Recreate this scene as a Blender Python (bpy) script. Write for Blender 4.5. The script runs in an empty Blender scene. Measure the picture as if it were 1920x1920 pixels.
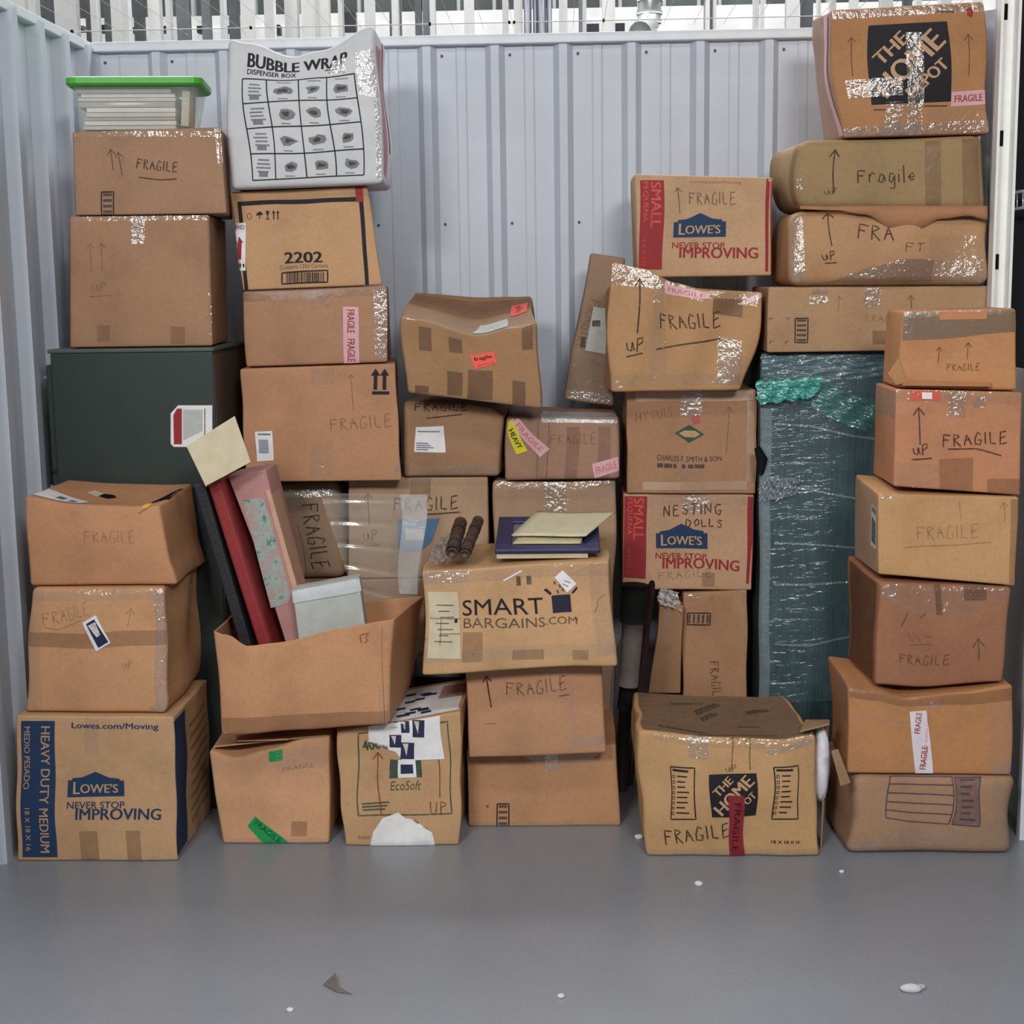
import bpy, bmesh, math, random
import numpy as np
from mathutils import Matrix, Vector

# ------------------------------------------------------------------ camera
FPX, PITCH, ROLL, YAW, CAMH = 2750.0, 0.1533, 0.0145, -0.035, 1.58
scene = bpy.context.scene
cam_d = bpy.data.cameras.new('camera')
cam = bpy.data.objects.new('camera', cam_d)
scene.collection.objects.link(cam)
cam_d.sensor_fit = 'HORIZONTAL'
cam_d.sensor_width = 36.0
cam_d.lens = FPX / 1920.0 * 36.0
cam_d.clip_start = 0.05
cam.location = (0, 0, CAMH)
_f = Vector((math.sin(YAW) * math.cos(PITCH), math.cos(YAW) * math.cos(PITCH), -math.sin(PITCH)))
_r0 = Vector((math.cos(YAW), -math.sin(YAW), 0))
_u0 = _r0.cross(_f)
# picture x = u cos(roll) - v sin(roll): turn the camera axes by the roll
_r = _r0 * math.cos(ROLL) - _u0 * math.sin(ROLL)
_u = _r0 * math.sin(ROLL) + _u0 * math.cos(ROLL)
cam.matrix_world = Matrix(((_r.x, _u.x, -_f.x, 0), (_r.y, _u.y, -_f.y, 0), (_r.z, _u.z, -_f.z, CAMH), (0, 0, 0, 1)))
scene.camera = cam

# ------------------------------------------------------------------ light
world = bpy.data.worlds.new('world')
scene.world = world
world.use_nodes = True
world.node_tree.nodes['Background'].inputs[0].default_value = (0.86, 0.93, 1.0, 1)
world.node_tree.nodes['Background'].inputs[1].default_value = 0.10
def area(name, loc, rot, sx, sy, watts, col=(1, 1, 1)):
    d = bpy.data.lights.new(name, 'AREA')
    d.shape = 'RECTANGLE'; d.size = sx; d.size_y = sy; d.energy = watts; d.color = col
    o = bpy.data.objects.new(name, d); scene.collection.objects.link(o)
    o.location = loc; o.rotation_euler = rot
    return o
area('corridor_lamp', (1.15, -1.3, 3.5), (math.radians(58), 0, math.radians(10)), 1.0, 0.7, 135, (1.0, 0.97, 0.93))
area('corridor_lamp', (-1.60, -1.3, 3.5), (math.radians(58), 0, math.radians(-13)), 1.0, 0.7, 152, (1.0, 0.97, 0.93))
area('corridor_lamp', (0.0, 1.6, 4.2), (math.radians(12), 0, 0), 2.6, 0.35, 48, (1.0, 0.98, 0.95))
area('hall_lamp', (0.0, 6.9, 5.2), (math.radians(-6), 0, 0), 7.0, 1.2, 430, (1.0, 1.0, 1.0))
vs = scene.view_settings
vs.view_transform = 'Standard'; vs.look = 'None'; vs.exposure = -0.27; vs.gamma = 1.0
vs.use_curve_mapping = False

# ------------------------------------------------------------------ helpers
Fv, Rv, Uv = np.array(_f), np.array(_r), np.array(_u)
def ray(x, y):
    return Fv + Rv * ((x - 960) / FPX) + Uv * ((960 - y) / FPX)
def at(x, y, Y):
    d = ray(x, y); t = Y / d[1]
    return np.array([d[0] * t, Y, CAMH + d[2] * t])
def on_floor(x, y, z=0.0):
    d = ray(x, y); t = (z - CAMH) / d[2]
    return np.array([d[0] * t, d[1] * t, z])
def to_px(p):
    d = np.asarray(p, float) - np.array([0, 0, CAMH]); z = d @ Fv
    return np.array([960 + FPX * (d @ Rv) / z, 960 - FPX * (d @ Uv) / z])
def lin(c):
    return tuple(((v / 255 / 12.92) if v <= 10.3 else ((v / 255 + 0.055) / 1.055) ** 2.4) for v in c)

def link(o, parent=None):
    scene.collection.objects.link(o)
    if parent is not None: o.parent = parent
    return o
def empty(name, loc, label, cat, group=None, kind=None):
    o = bpy.data.objects.new(name, None); o.empty_display_size = 0.1
    o.location = tuple(loc); link(o)
    if label: o['label'] = label
    if cat: o['category'] = cat
    if group: o['group'] = group
    if kind: o['kind'] = kind
    return o
def mesh_obj(name, verts, faces, mat, parent=None, smooth=True, origin=None, label=None):
    """verts in world space; stored relative to the parent's place"""
    org = np.array(origin if origin is not None else (parent.location if parent is not None else (0, 0, 0)), float)
    me = bpy.data.meshes.new(name)
    V = np.asarray(verts, float) - org
    me.from_pydata([tuple(v) for v in V], [], [tuple(int(i) for i in f) for f in faces])
    me.materials.append(mat)
    if smooth: me.polygons.foreach_set('use_smooth', [True] * len(me.polygons))
    me.validate(); me.update()
    o = bpy.data.objects.new(name, me); link(o, parent)
    if parent is None: o.location = tuple(org)
    if label: o['label'] = label
    return o
def tag(o, label=None, cat=None, group=None, kind=None):
    for k, v in (('label', label), ('category', cat), ('group', group), ('kind', kind)):
        if v: o[k] = v
    return o

# ---- plain shapes (world-space verts, faces)
def box_vf(c, s, R=None):
    c = np.array(c, float); s = np.array(s, float) / 2
    v = np.array([[x, y, z] for x in (-1, 1) for y in (-1, 1) for z in (-1, 1)], float) * s
    if R is not None: v = v @ np.array(R).T
    return v + c, [(0, 1, 3, 2), (4, 6, 7, 5), (0, 4, 5, 1), (2, 3, 7, 6), (0, 2, 6, 4), (1, 5, 7, 3)]
def tube_vf(pts, rad, n=10, caps=True):
    pts = [np.array(p, float) for p in pts]
    rads = rad if hasattr(rad, '__len__') else [rad] * len(pts)
    V, F = [], []
    up = None
    for i, p in enumerate(pts):
        t = pts[min(i + 1, len(pts) - 1)] - pts[max(i - 1, 0)]
        t /= np.linalg.norm(t)
        if up is None:
            a = np.array([0, 0, 1.0]) if abs(t[2]) < 0.9 else np.array([1.0, 0, 0])
        else: a = up
        b = np.cross(t, a); b /= np.linalg.norm(b); a = np.cross(b, t); up = a
        for k in range(n):
            th = 2 * math.pi * k / n
            V.append(p + rads[i] * (a * math.cos(th) + b * math.sin(th)))
    for i in range(len(pts) - 1):
        for k in range(n):
            F.append((i * n + k, i * n + (k + 1) % n, (i + 1) * n + (k + 1) % n, (i + 1) * n + k))
    if caps:
        F.append(tuple(range(n))); F.append(tuple(range((len(pts) - 1) * n, len(pts) * n))[::-1])
    return np.array(V), F
def join_vf(parts):
    V, F, k = [], [], 0
    for v, f in parts:
        V.append(np.asarray(v)); F += [tuple(int(i) + k for i in q) for q in f]; k += len(v)
    return np.concatenate(V), F

# ------------------------------------------------------------------ materials
MATS = {}
def new_mat(name):
    m = bpy.data.materials.new(name); m.use_nodes = True
    nt = m.node_tree
    return m, nt, nt.nodes['Principled BSDF'], nt.nodes.new('ShaderNodeTexCoord')
def noise(nt, tc, scale, detail=3, rough=0.5, out='Object'):
    n = nt.nodes.new('ShaderNodeTexNoise'); n.inputs['Scale'].default_value = scale
    n.inputs['Detail'].default_value = detail; n.inputs['Roughness'].default_value = rough
    nt.links.new(tc.outputs[out], n.inputs['Vector'])
    return n
def ramp(nt, src, stops):
    r = nt.nodes.new('ShaderNodeValToRGB')
    e = r.color_ramp.elements
    while len(e) < len(stops): e.new(0.5)
    for i, (p, c) in enumerate(stops):
        e[i].position = p; e[i].color = tuple(c) + (1,) if len(c) == 3 else c
    nt.links.new(src, r.inputs[0])
    return r
def mult(nt, a, b, fac=1.0):
    m = nt.nodes.new('ShaderNodeMix'); m.data_type = 'RGBA'; m.blend_type = 'MULTIPLY'
    m.inputs[0].default_value = fac
    nt.links.new(a, m.inputs[6]); nt.links.new(b, m.inputs[7])
    return m.outputs[2]
def bump(nt, p, src, strength, dist=0.01):
    b = nt.nodes.new('ShaderNodeBump'); b.inputs['Strength'].default_value = strength
    b.inputs['Distance'].default_value = dist
    nt.links.new(src, b.inputs['Height']); nt.links.new(b.outputs[0], p.inputs['Normal'])
    return b
KA = 1.40          # photograph tone -> albedo
def card(tone):
    key = ('card', tone)
    if key in MATS: return MATS[key]
    m, nt, p, tc = new_mat('cardboard')
    c = [min(0.85, v * KA) for v in lin(tone)]; g_ = 0.3 * c[0] + 0.6 * c[1] + 0.1 * c[2]; c = [v + (g_ - v) * 0.07 for v in c]
    n1 = noise(nt, tc, 5.0, 4, 0.6)
    r1 = ramp(nt, n1.outputs['Fac'], [(0.25, [v * 0.80 for v in c]), (0.5, c), (0.78, [min(0.95, v * 1.09) for v in c])])
    n2 = noise(nt, tc, 90.0, 4, 0.7)
    r2 = ramp(nt, n2.outputs['Fac'], [(0.3, (0.88, 0.87, 0.86)), (0.6, (1, 1, 1))])
    col = mult(nt, r1.outputs[0], r2.outputs[0], 0.8)
    # a few darker scuffs
    n3 = noise(nt, tc, 14.0, 5, 0.75)
    r3 = ramp(nt, n3.outputs['Fac'], [(0.27, (0.72, 0.70, 0.68)), (0.36, (1, 1, 1))])
    col = mult(nt, col, r3.outputs[0], 0.7)
    nt.links.new(col, p.inputs['Base Color'])
    p.inputs['Roughness'].default_value = 0.72
    p.inputs['Specular IOR Level'].default_value = 0.28
    n4 = noise(nt, tc, 22.0, 3, 0.5)
    bump(nt, p, n4.outputs['Fac'], 0.25, 0.004)
    MATS[key] = m
    return m
def paint(name, tone, rough=0.6, spec=0.35, k=1.3, metallic=0.0, var=0.06, vscale=20.0, bmp=0.0, bscale=60.0, coat=0.0):
    key = (name, tone, rough)
    if key in MATS: return MATS[key]
    m, nt, p, tc = new_mat(name)
    c = [min(0.9, v * k) for v in lin(tone)]
    n1 = noise(nt, tc, vscale, 4, 0.6)
    r1 = ramp(nt, n1.outputs['Fac'], [(0.3, [v * (1 - var * 2) for v in c]), (0.7, [min(0.95, v * (1 + var)) for v in c])])
    nt.links.new(r1.outputs[0], p.inputs['Base Color'])
    p.inputs['Roughness'].default_value = rough
    p.inputs['Specular IOR Level'].default_value = spec
    p.inputs['Metallic'].default_value = metallic
    p.inputs['Coat Weight'].default_value = coat
    if bmp:
        n2 = noise(nt, tc, bscale, 3, 0.5); bump(nt, p, n2.outputs['Fac'], bmp, 0.004)
    MATS[key] = m
    return m
def film(name, tone, alpha, rough=0.16, bmp=0.8, bscale=45.0, avar=0.1, k=1.2, stretch=None, gloss=0.14, bd=0.008):
    """see-through glossy plastic: packing tape, wrap, bags"""
    key = (name, tone, alpha)
    if key in MATS: return MATS[key]
    m, nt, p, tc = new_mat(name)
    c = [min(0.95, v * k) for v in lin(tone)]
    p.inputs['Base Color'].default_value = tuple(c) + (1,)
    p.inputs['Roughness'].default_value = 0.6
    p.inputs['Specular IOR Level'].default_value = 0.1
    n1 = nt.nodes.new('ShaderNodeTexNoise'); n1.inputs['Scale'].default_value = bscale
    n1.inputs['Detail'].default_value = 3; n1.inputs['Roughness'].default_value = 0.55
    if stretch:
        mp = nt.nodes.new('ShaderNodeMapping'); mp.inputs['Scale'].default_value = stretch
        nt.links.new(tc.outputs['Object'], mp.inputs[0]); nt.links.new(mp.outputs[0], n1.inputs['Vector'])
    else: nt.links.new(tc.outputs['Object'], n1.inputs['Vector'])
    g = nt.nodes.new('ShaderNodeBsdfGlossy'); g.inputs['Roughness'].default_value = rough
    b = nt.nodes.new('ShaderNodeBump'); b.inputs['Strength'].default_value = bmp; b.inputs['Distance'].default_value = bd
    nt.links.new(n1.outputs['Fac'], b.inputs['Height']); nt.links.new(b.outputs[0], g.inputs['Normal'])
    n2 = noise(nt, tc, 30.0, 3, 0.6)
    mr = nt.nodes.new('ShaderNodeMapRange')
    mr.inputs['To Min'].default_value = max(0, alpha - avar); mr.inputs['To Max'].default_value = min(1, alpha + avar)
    nt.links.new(n2.outputs['Fac'], mr.inputs['Value'])
    nt.links.new(mr.outputs[0], p.inputs['Alpha'])
    mx = nt.nodes.new('ShaderNodeMixShader'); mx.inputs[0].default_value = gloss
    nt.links.new(p.outputs[0], mx.inputs[1]); nt.links.new(g.outputs[0], mx.inputs[2])
    nt.links.new(mx.outputs[0], nt.nodes['Material Output'].inputs['Surface'])
    MATS[key] = m
    return m
def ink(name, tone, alpha=0.9, rough=0.6):
    key = (name, tone, alpha)
    if key in MATS: return MATS[key]
    m, nt, p, tc = new_mat(name)
    p.inputs['Base Color'].default_value = tuple(min(0.9, v * 1.25) for v in lin(tone)) + (1,)
    p.inputs['Roughness'].default_value = rough; p.inputs['Specular IOR Level'].default_value = 0.2
    n2 = noise(nt, tc, 70.0, 4, 0.7)
    mr = nt.nodes.new('ShaderNodeMapRange')
    mr.inputs['From Min'].default_value = 0.3; mr.inputs['From Max'].default_value = 0.6
    mr.inputs['To Min'].default_value = alpha * (0.92 if alpha > 0.9 else 0.62); mr.inputs['To Max'].default_value = min(1, alpha * 1.06)
    nt.links.new(n2.outputs['Fac'], mr.inputs['Value']); nt.links.new(mr.outputs[0], p.inputs['Alpha'])
    MATS[key] = m
    return m
INK_BLACK = ink('black_print', (32, 30, 34), 0.95)
INK_GREY = ink('grey_print', (70, 62, 58), 0.7)
INK_BLUE = ink('blue_print', (34, 56, 86), 0.96)
INK_RED = ink('red_print', (138, 46, 50), 0.93)
INK_GREEN = ink('green_print', (52, 78, 62), 0.85)
INK_WHITE = ink('white_print', (198, 192, 186), 0.9)
INK_TAN = ink('bare_card_print', (172, 140, 108), 0.95)
INK_PINK = ink('pink_lettering', (205, 92, 78), 0.75)
MARK = ink('black_marker', (50, 40, 34), 0.76)
MARK_MID = ink('worn_marker', (62, 48, 38), 0.50)
MARK_FAINT = ink('faded_marker', (80, 58, 42), 0.30)
MARK_RED = ink('red_marker', (135, 58, 50), 0.8)
TAPE_CLEAR = film('clear_packing_tape', (196, 178, 160), 0.07, 0.16, 0.7, 30.0, 0.06, gloss=0.08)
TAPE_SHINY = film('wrinkled_clear_tape', (210, 200, 192), 0.10, 0.15, 1.0, 50.0, 0.12, gloss=0.22, bd=0.007)
TAPE_BROWN = film('brown_packing_tape', (118, 82, 56), 0.28, 0.34, 0.25, 30.0, 0.12, 1.3, gloss=0.03)
TAPE_DARK = film('aged_brown_tape', (90, 60, 42), 0.46, 0.42, 0.2, 30.0, 0.14, 1.3, gloss=0.02)
TAPE_PINK = film('fragile_tape', (214, 170, 176), 0.80, 0.30, 0.35, 40.0, 0.10, 1.2, gloss=0.05)
TAPE_WHITE = paint('white_fragile_tape', (205, 198, 204), 0.4, 0.4, 1.25)
TAPE_GREEN = film('green_tape', (16, 138, 74), 0.93, 0.3, 0.3, 40.0, 0.06, 1.2, gloss=0.04)
TAPE_RED = film('red_tape', (128, 34, 46), 0.90, 0.32, 0.4, 40.0, 0.08, 1.2, gloss=0.04)
TAPE_YELLOW = paint('yellow_sticker', (190, 184, 36), 0.5)
STICK_ORANGE = paint('orange_sticker', (240, 84, 68), 0.5, k=1.2)
TAPE_PAINTED_SHINE = film('tape_painted_shine', (206, 206, 208), 0.42, 0.16, 1.0, 60.0, 0.35, gloss=0.2)  # whitish tape film, sparkle of the ceiling lights painted into its colour
PAPER = paint('white_paper', (205, 205, 206), 0.7, 0.2, 1.3, bmp=0.1)
PAPER_GREY = paint('grey_paper', (168, 172, 168), 0.6, 0.3, 1.2)
PAPER_CREAM = paint('cream_paper', (184, 174, 148), 0.75, 0.2, 1.25, bmp=0.1)
WRAP_CLEAR = film('clear_plastic_film', (190, 200, 205), 0.22, 0.12, 1.0, 35.0, 0.14)

# ------------------------------------------------------------------ the carton builder
def smooth_interp(x, pts):
    pts = sorted(pts); xs = np.array([p[0] for p in pts]); ys = np.array([p[1] for p in pts])
    x = np.clip(x, xs[0], xs[-1])
    i = np.clip(np.searchsorted(xs, x, side='right') - 1, 0, len(xs) - 2)
    t = (x - xs[i]) / (xs[i + 1] - xs[i]); t = t * t * (3 - 2 * t)
    return ys[i] * (1 - t) + ys[i + 1] * t

class Carton:
    FACES = ('front', 'back', 'left', 'right', 'top', 'bottom')
    def __init__(self, label, front, Y, d, tone, name='cardboard_box', cat='box', r=0.006, bk=None, dY=(0, 0, 0, 0), on=None,
                 floor=False, n=0.0035, seed=1, bf=0.0, bl=0.0, br=0.0, bt=0.0, top=None, bot=None, left=None, right=None,
                 backfade=0.6, open_top=False, mat=None, cell=0.014, body='carton', group=None, wave=(0.14, 0.4), skew=0.0, topw=2.0):
        self.px = np.array(front, float)
        self.front_in = front
        TL, TR, BR, BL = [np.array(c, float) for c in front]
        if floor:
            Y = (on_floor(*BL)[1] + on_floor(*BR)[1]) / 2
        self.Y = Y
        P = [at(*c, Y + dy) for c, dy in zip(front, dY)]
        if floor:
            P[2][2] = P[3][2] = 0.001
        if on is not None:
            P[2][2] = (on if isinstance(on, float) else on.top_at(P[2][0])) + 0.003
            P[3][2] = (on if isinstance(on, float) else on.top_at(P[3][0])) + 0.003
        bk = bk or [(0, 0)] * 4
        Q = [p + np.array([b[0] + skew * d, d - dy + (b[2] if len(b) > 2 else 0), b[1]]) for p, b, dy in zip(P, bk, dY)]
        if floor or on is not None:
            Q[2][2] = P[2][2]; Q[3][2] = P[3][2]
        self.px = np.array([to_px(p) for p in P])      # where the real front corners fall
        # corner[u][v][w]
        self.C = np.array([[[P[3], Q[3]], [P[0], Q[0]]], [[P[2], Q[2]], [P[1], Q[1]]]])
        self.W = (np.linalg.norm(P[1] - P[0]) + np.linalg.norm(P[2] - P[3])) / 2
        self.H = (np.linalg.norm(P[0] - P[3]) + np.linalg.norm(P[1] - P[2])) / 2
        self.D = d
        self.L = np.array([self.W, self.H, self.D])
        self.r = min(r, self.W * 0.45, self.H * 0.45, self.D * 0.45)
        self.topz = (P[0][2] + P[1][2]) / 2
        self.p = dict(bf=bf, bl=bl, br=br, bt=bt, top=top, bot=bot, left=left, right=right, backfade=backfade, topw=topw)
        rng = np.random.RandomState(seed)
        self.waves = []
        for i in range(6):
            k = rng.normal(size=3); k /= np.linalg.norm(k)
            self.waves.append((k * 2 * math.pi / rng.uniform(*wave), rng.uniform(0, 6.28), rng.normal(size=3) * n / 2.2))
        base = self.C[:, 0].reshape(-1, 3).mean(0); base[2] = self.C[:, 0].reshape(-1, 3)[:, 2].min()
        self.root = empty(name, base, label, cat, group or ('cardboard boxes stacked in the storage unit' if name == 'cardboard_box' else None))
        self.items = []
        self.mat = mat or card(tone)
        self.open_top = open_top
        self.cell = cell
        self.body(body)
        ALL.append(self)
    def top_at(self, x):
        C = self.C; best = -9
        for w in (0, 1):
            a, b = C[0, 1, w], C[1, 1, w]; t = min(1, max(0, (x - a[0]) / (b[0] - a[0])))
            best = max(best, a[2] + (b[2] - a[2]) * t) if w == 0 or abs(b[2] - C[1, 1, 0][2]) < 0.05 else best
        return best
    # ideal metres -> world
    def warp(self, p):
        t = p / self.L
        u, v, w = t[:, 0:1], t[:, 1:2], t[:, 2:3]
        C = self.C
        X = ((C[0, 0, 0] * (1 - u) + C[1, 0, 0] * u) * (1 - v) + (C[0, 1, 0] * (1 - u) + C[1, 1, 0] * u) * v) * (1 - w) + \
            ((C[0, 0, 1] * (1 - u) + C[1, 0, 1] * u) * (1 - v) + (C[0, 1, 1] * (1 - u) + C[1, 1, 1] * u) * v) * w
        u, v, w = [np.clip(a[:, 0], 0, 1) for a in (u, v, w)]
        q = self.p
        b = lambda a: 4 * a * (1 - a)
        off = np.zeros_like(X)
        off[:, 1] -= q['bf'] * b(u) * b(v) * (1 - w) ** 2
        off[:, 0] -= q['bl'] * b(v) * (1 - u) ** 2
        off[:, 0] += q['br'] * b(v) * u ** 2
        off[:, 2] += q['bt'] * b(u) * b(w) * v ** 3
        fade = np.clip(1 - w * q['backfade'], 0, 1)
        if q['top']: off[:, 2] += smooth_interp(u, q['top']) * v ** q['topw'] * fade
        if q['bot']: off[:, 2] += smooth_interp(u, q['bot']) * (1 - v) ** 2 * fade
        if q['left']: off[:, 0] += smooth_interp(v, q['left']) * (1 - u) ** 2
        if q['right']: off[:, 0] += smooth_interp(v, q['right']) * u ** 2
        damp = np.stack([np.ones_like(v), np.ones_like(v), np.clip(5 * v * (1 - v), 0, 1)], 1)   # stacked faces stay flat
        for k, ph, a in self.waves:
            off += np.sin(p @ k + ph)[:, None] * a * damp
        return X + off
    def rounded(self, p, eps=0.0):
        r = self.r; q = np.clip(p, r, self.L - r); dv = p - q
        nn = np.linalg.norm(dv, axis=1, keepdims=True); nn[nn < 1e-9] = 1
        return q + dv / nn * (r + eps)
    def body(self, name):
        r, L = self.r, self.L
        def line(l):
            k = max(2, int(round((l - 2 * r) / self.cell)))
            e = [0, 0.3 * r, 0.62 * r]
            return np.concatenate([e, np.linspace(r, l - r, k + 1), [l - x for x in e[::-1]]])
        ax = [line(l) for l in L]
        V, F = [], []; k = 0
        def grid(A, B, make, flip):
            nonlocal k
            a, b = np.meshgrid(A, B, indexing='ij'); V.append(make(a.ravel(), b.ravel()))
            na, nb = len(A), len(B)
            i = np.arange(na - 1)[:, None] * nb + np.arange(nb - 1)[None]
            f = np.stack([i, i + nb, i + nb + 1, i + 1], -1).reshape(-1, 4) + k
            F.append(f[:, ::-1] if flip else f); k += na * nb
        z = lambda a: np.zeros_like(a)
        grid(ax[0], ax[1], lambda a, b: np.stack([a, b, z(a)], 1), False)
        grid(ax[0], ax[1], lambda a, b: np.stack([a, b, z(a) + L[2]], 1), True)
        grid(ax[1], ax[2], lambda a, b: np.stack([z(a), a, b], 1), False)
        grid(ax[1], ax[2], lambda a, b: np.stack([z(a) + L[0], a, b], 1), True)
        grid(ax[0], ax[2], lambda a, b: np.stack([a, z(a), b], 1), True)
        if not self.open_top:
            grid(ax[0], ax[2], lambda a, b: np.stack([a, z(a) + L[1], b], 1), False)
        V = np.concatenate(V); F = np.concatenate(F)
        key = np.round(V, 6)
        uq, idx, inv = np.unique(key, axis=0, return_index=True, return_inverse=True)
        inv = inv.ravel(); V = V[idx]; F = inv[F]
        if self.open_top:
            top = V[:, 1].copy()
            R = self.rounded(V); hi = top > L[1] - r - 1e-6
            # no rounding at the open rim
            V2 = V.copy(); V2[:, 1] = np.minimum(V[:, 1], L[1] - r)
            R2 = self.rounded(V2); R2[:, 1] = np.where(hi, top, R2[:, 1])
            W = self.warp(R2)
        else:
            W = self.warp(self.rounded(V))
        o = mesh_obj(name, W, F, self.mat, self.root)
        if self.open_top:
            md = o.modifiers.new('thickness', 'SOLIDIFY'); md.thickness = 0.005; md.offset = -1 if True else 1
        self.obj = o
    # ---- maps from decal plane to the surface
    def uv_of(self, pts):
        TL, TR, BR, BL = self.px
        uv = np.full((len(pts), 2), 0.5)
        for _ in range(12):
            u, v = uv[:, :1], uv[:, 1:]
            f = (BL * (1 - u) + BR * u) * (1 - v) + (TL * (1 - u) + TR * u) * v - pts
            fu = (BR - BL) * (1 - v) + (TR - TL) * v
            fv = (TL - BL) * (1 - u) + (TR - BR) * u
            det = fu[:, 0] * fv[:, 1] - fu[:, 1] * fv[:, 0]
            du = (f[:, 0] * fv[:, 1] - f[:, 1] * fv[:, 0]) / det
            dv = (fu[:, 0] * f[:, 1] - fu[:, 1] * f[:, 0]) / det
            uv -= np.stack([du, dv], 1)
        return uv
    def surf(self, pts, face='front', eps=0.0013):
        pts = np.asarray(pts, float)
        L = self.L
        if face == 'front':
            uv = self.uv_of(pts); u = uv[:, 0] * L[0]; v = uv[:, 1] * L[1]; w = np.zeros_like(u)
            over = v > L[1]; w = np.where(over, v - L[1], w); v = np.minimum(v, L[1])
            over = u > L[0]; w = np.where(over, np.maximum(w, u - L[0]), w); u = np.minimum(u, L[0])
            over = u < 0; w = np.where(over, np.maximum(w, -u), w); u = np.maximum(u, 0)
            v = np.maximum(v, 0.0)
        elif face == 'top':
            u = pts[:, 0] * L[0]; w = pts[:, 1] * L[2]; v = np.full_like(u, L[1])
        elif face == 'right':
            w = pts[:, 0] * L[2]; v = pts[:, 1] * L[1]; u = np.full_like(w, L[0])
        elif face == 'left':
            w = (1 - pts[:, 0]) * L[2]; v = pts[:, 1] * L[1]; u = np.zeros_like(w)
        p = np.stack([u, v, w], 1)
        return self.warp(self.rounded(p, eps))
    JOINED = ('handwriting', 'crease', 'printed_lettering', 'logo_lettering', 'tape_lettering', 'label_print', 'sticker_print', 'printed_list', 'printed_table',
              'printed_picture', 'printed_grid', 'barcode', 'printed_stamp', 'printed_symbol', 'worn_print', 'printed_mark', 'faded_print', 'printed_arrow',
              'printed_frame', 'scuff', 'emblem', 'film_fold', 'printed_border')
    CHILD_OF = {'label_print': 'label', 'sticker_print': 'sticker', 'tape_lettering': 'tape', 'logo_lettering': 'logo', 'barcode': 'barcode_sticker'}
    def add(self, part, mat, verts, faces, label=None):
        par = None
        want = self.CHILD_OF.get(part)
        if want:
            for k in range(len(self.items) - 1, -1, -1):
                if self.items[k]['part'].endswith(want) and self.items[k]['parent'] is None: par = k; break
        if part in self.JOINED:
            for it in self.items:
                if it['part'] == part and it['mat'] == mat and it['parent'] == par: it['geo'].append((verts, faces)); return
        self.items.append(dict(part=part, mat=mat, label=label, parent=par, geo=[(verts, faces)]))
    # ---- decals (px coordinates of the photograph on the front, 0..1 on other faces)
    def quad(self, part, mat, pts, face='front', eps=0.0013, label=None, n=None):
        pts = np.array(pts, float); a, b, c, d = pts
        step = 7.0 if face == 'front' else 0.03
        nu = n or max(1, int(max(np.linalg.norm(b - a), np.linalg.norm(c - d)) / step))
        nv = n or max(1, int(max(np.linalg.norm(d - a), np.linalg.norm(c - b)) / step))
        s, t = np.meshgrid(np.linspace(0, 1, nu + 1), np.linspace(0, 1, nv + 1), indexing='ij')
        s, t = s.ravel()[:, None], t.ravel()[:, None]
        P = (a * (1 - s) + b * s) * (1 - t) + (d * (1 - s) + c * s) * t
        F = [(i * (nv + 1) + j, i * (nv + 1) + j + 1, (i + 1) * (nv + 1) + j + 1, (i + 1) * (nv + 1) + j) for i in range(nu) for j in range(nv)]
        self.add(part, mat, self.surf(P, face, eps), F, label)
    def rect(self, part, mat, x0, y0, x1, y1, **k):
        self.quad(part, mat, [(x0, y0), (x1, y0), (x1, y1), (x0, y1)], **k)
    def poly(self, part, mat, pts, face='front', eps=0.0013, label=None):
        bm = bmesh.new()
        bm.faces.new([bm.verts.new((p[0], p[1], 0)) for p in pts])
        self._cut(part, mat, bm, face, eps, label)
    def _cut(self, part, mat, bm, face, eps, label):
        bmesh.ops.triangulate(bm, faces=bm.faces[:])
        co = np.array([v.co[:2] for v in bm.verts]); lo, hi = co.min(0), co.max(0)
        step = 9.0 if face == 'front' else 0.035
        for ax in (0, 1):
            for c in np.arange(lo[ax] + step, hi[ax], step):
                no = [0, 0, 0]; no[ax] = 1; pl = [0, 0, 0]; pl[ax] = c
                bmesh.ops.bisect_plane(bm, geom=bm.verts[:] + bm.edges[:] + bm.faces[:], plane_co=pl, plane_no=no)
        bm.verts.index_update()
        V = np.array([v.co[:2] for v in bm.verts]); F = [tuple(v.index for v in f.verts) for f in bm.faces]
        bm.free()
        self.add(part, mat, self.surf(V, face, eps), F, label)
    def text(self, s, cx, cy, w, h, ang=0, mat=None, part='printed_lettering', bold=0.0, face='front', shear=0.0, eps=0.0016, label=None):
        V, F = text_mesh(s, 0.0, shear)
        P = V * np.array([w, -h]) if face == 'front' else V * np.array([w, h])
        a = math.radians(ang); R = np.array([[math.cos(a), -math.sin(a)], [math.sin(a), math.cos(a)]])
        P = P @ R.T + np.array([cx, cy])
        sh = min(max(bold, 0), 0.03) * 1.6 * h
        for q in ((0.0,) if sh <= 0 else (-sh, sh)):      # a heavier face: the letter struck twice, a hair apart
            bm = bmesh.new(); vs_ = [bm.verts.new((p[0] + q * math.cos(a), p[1] + q * math.sin(a), 0)) for p in P]
            for f in F:
                try: bm.faces.new([vs_[i] for i in f])
                except ValueError: pass
            self._cut(part, mat or INK_BLACK, bm, face, eps + (0.0003 if q > 0 else 0), label)
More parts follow.
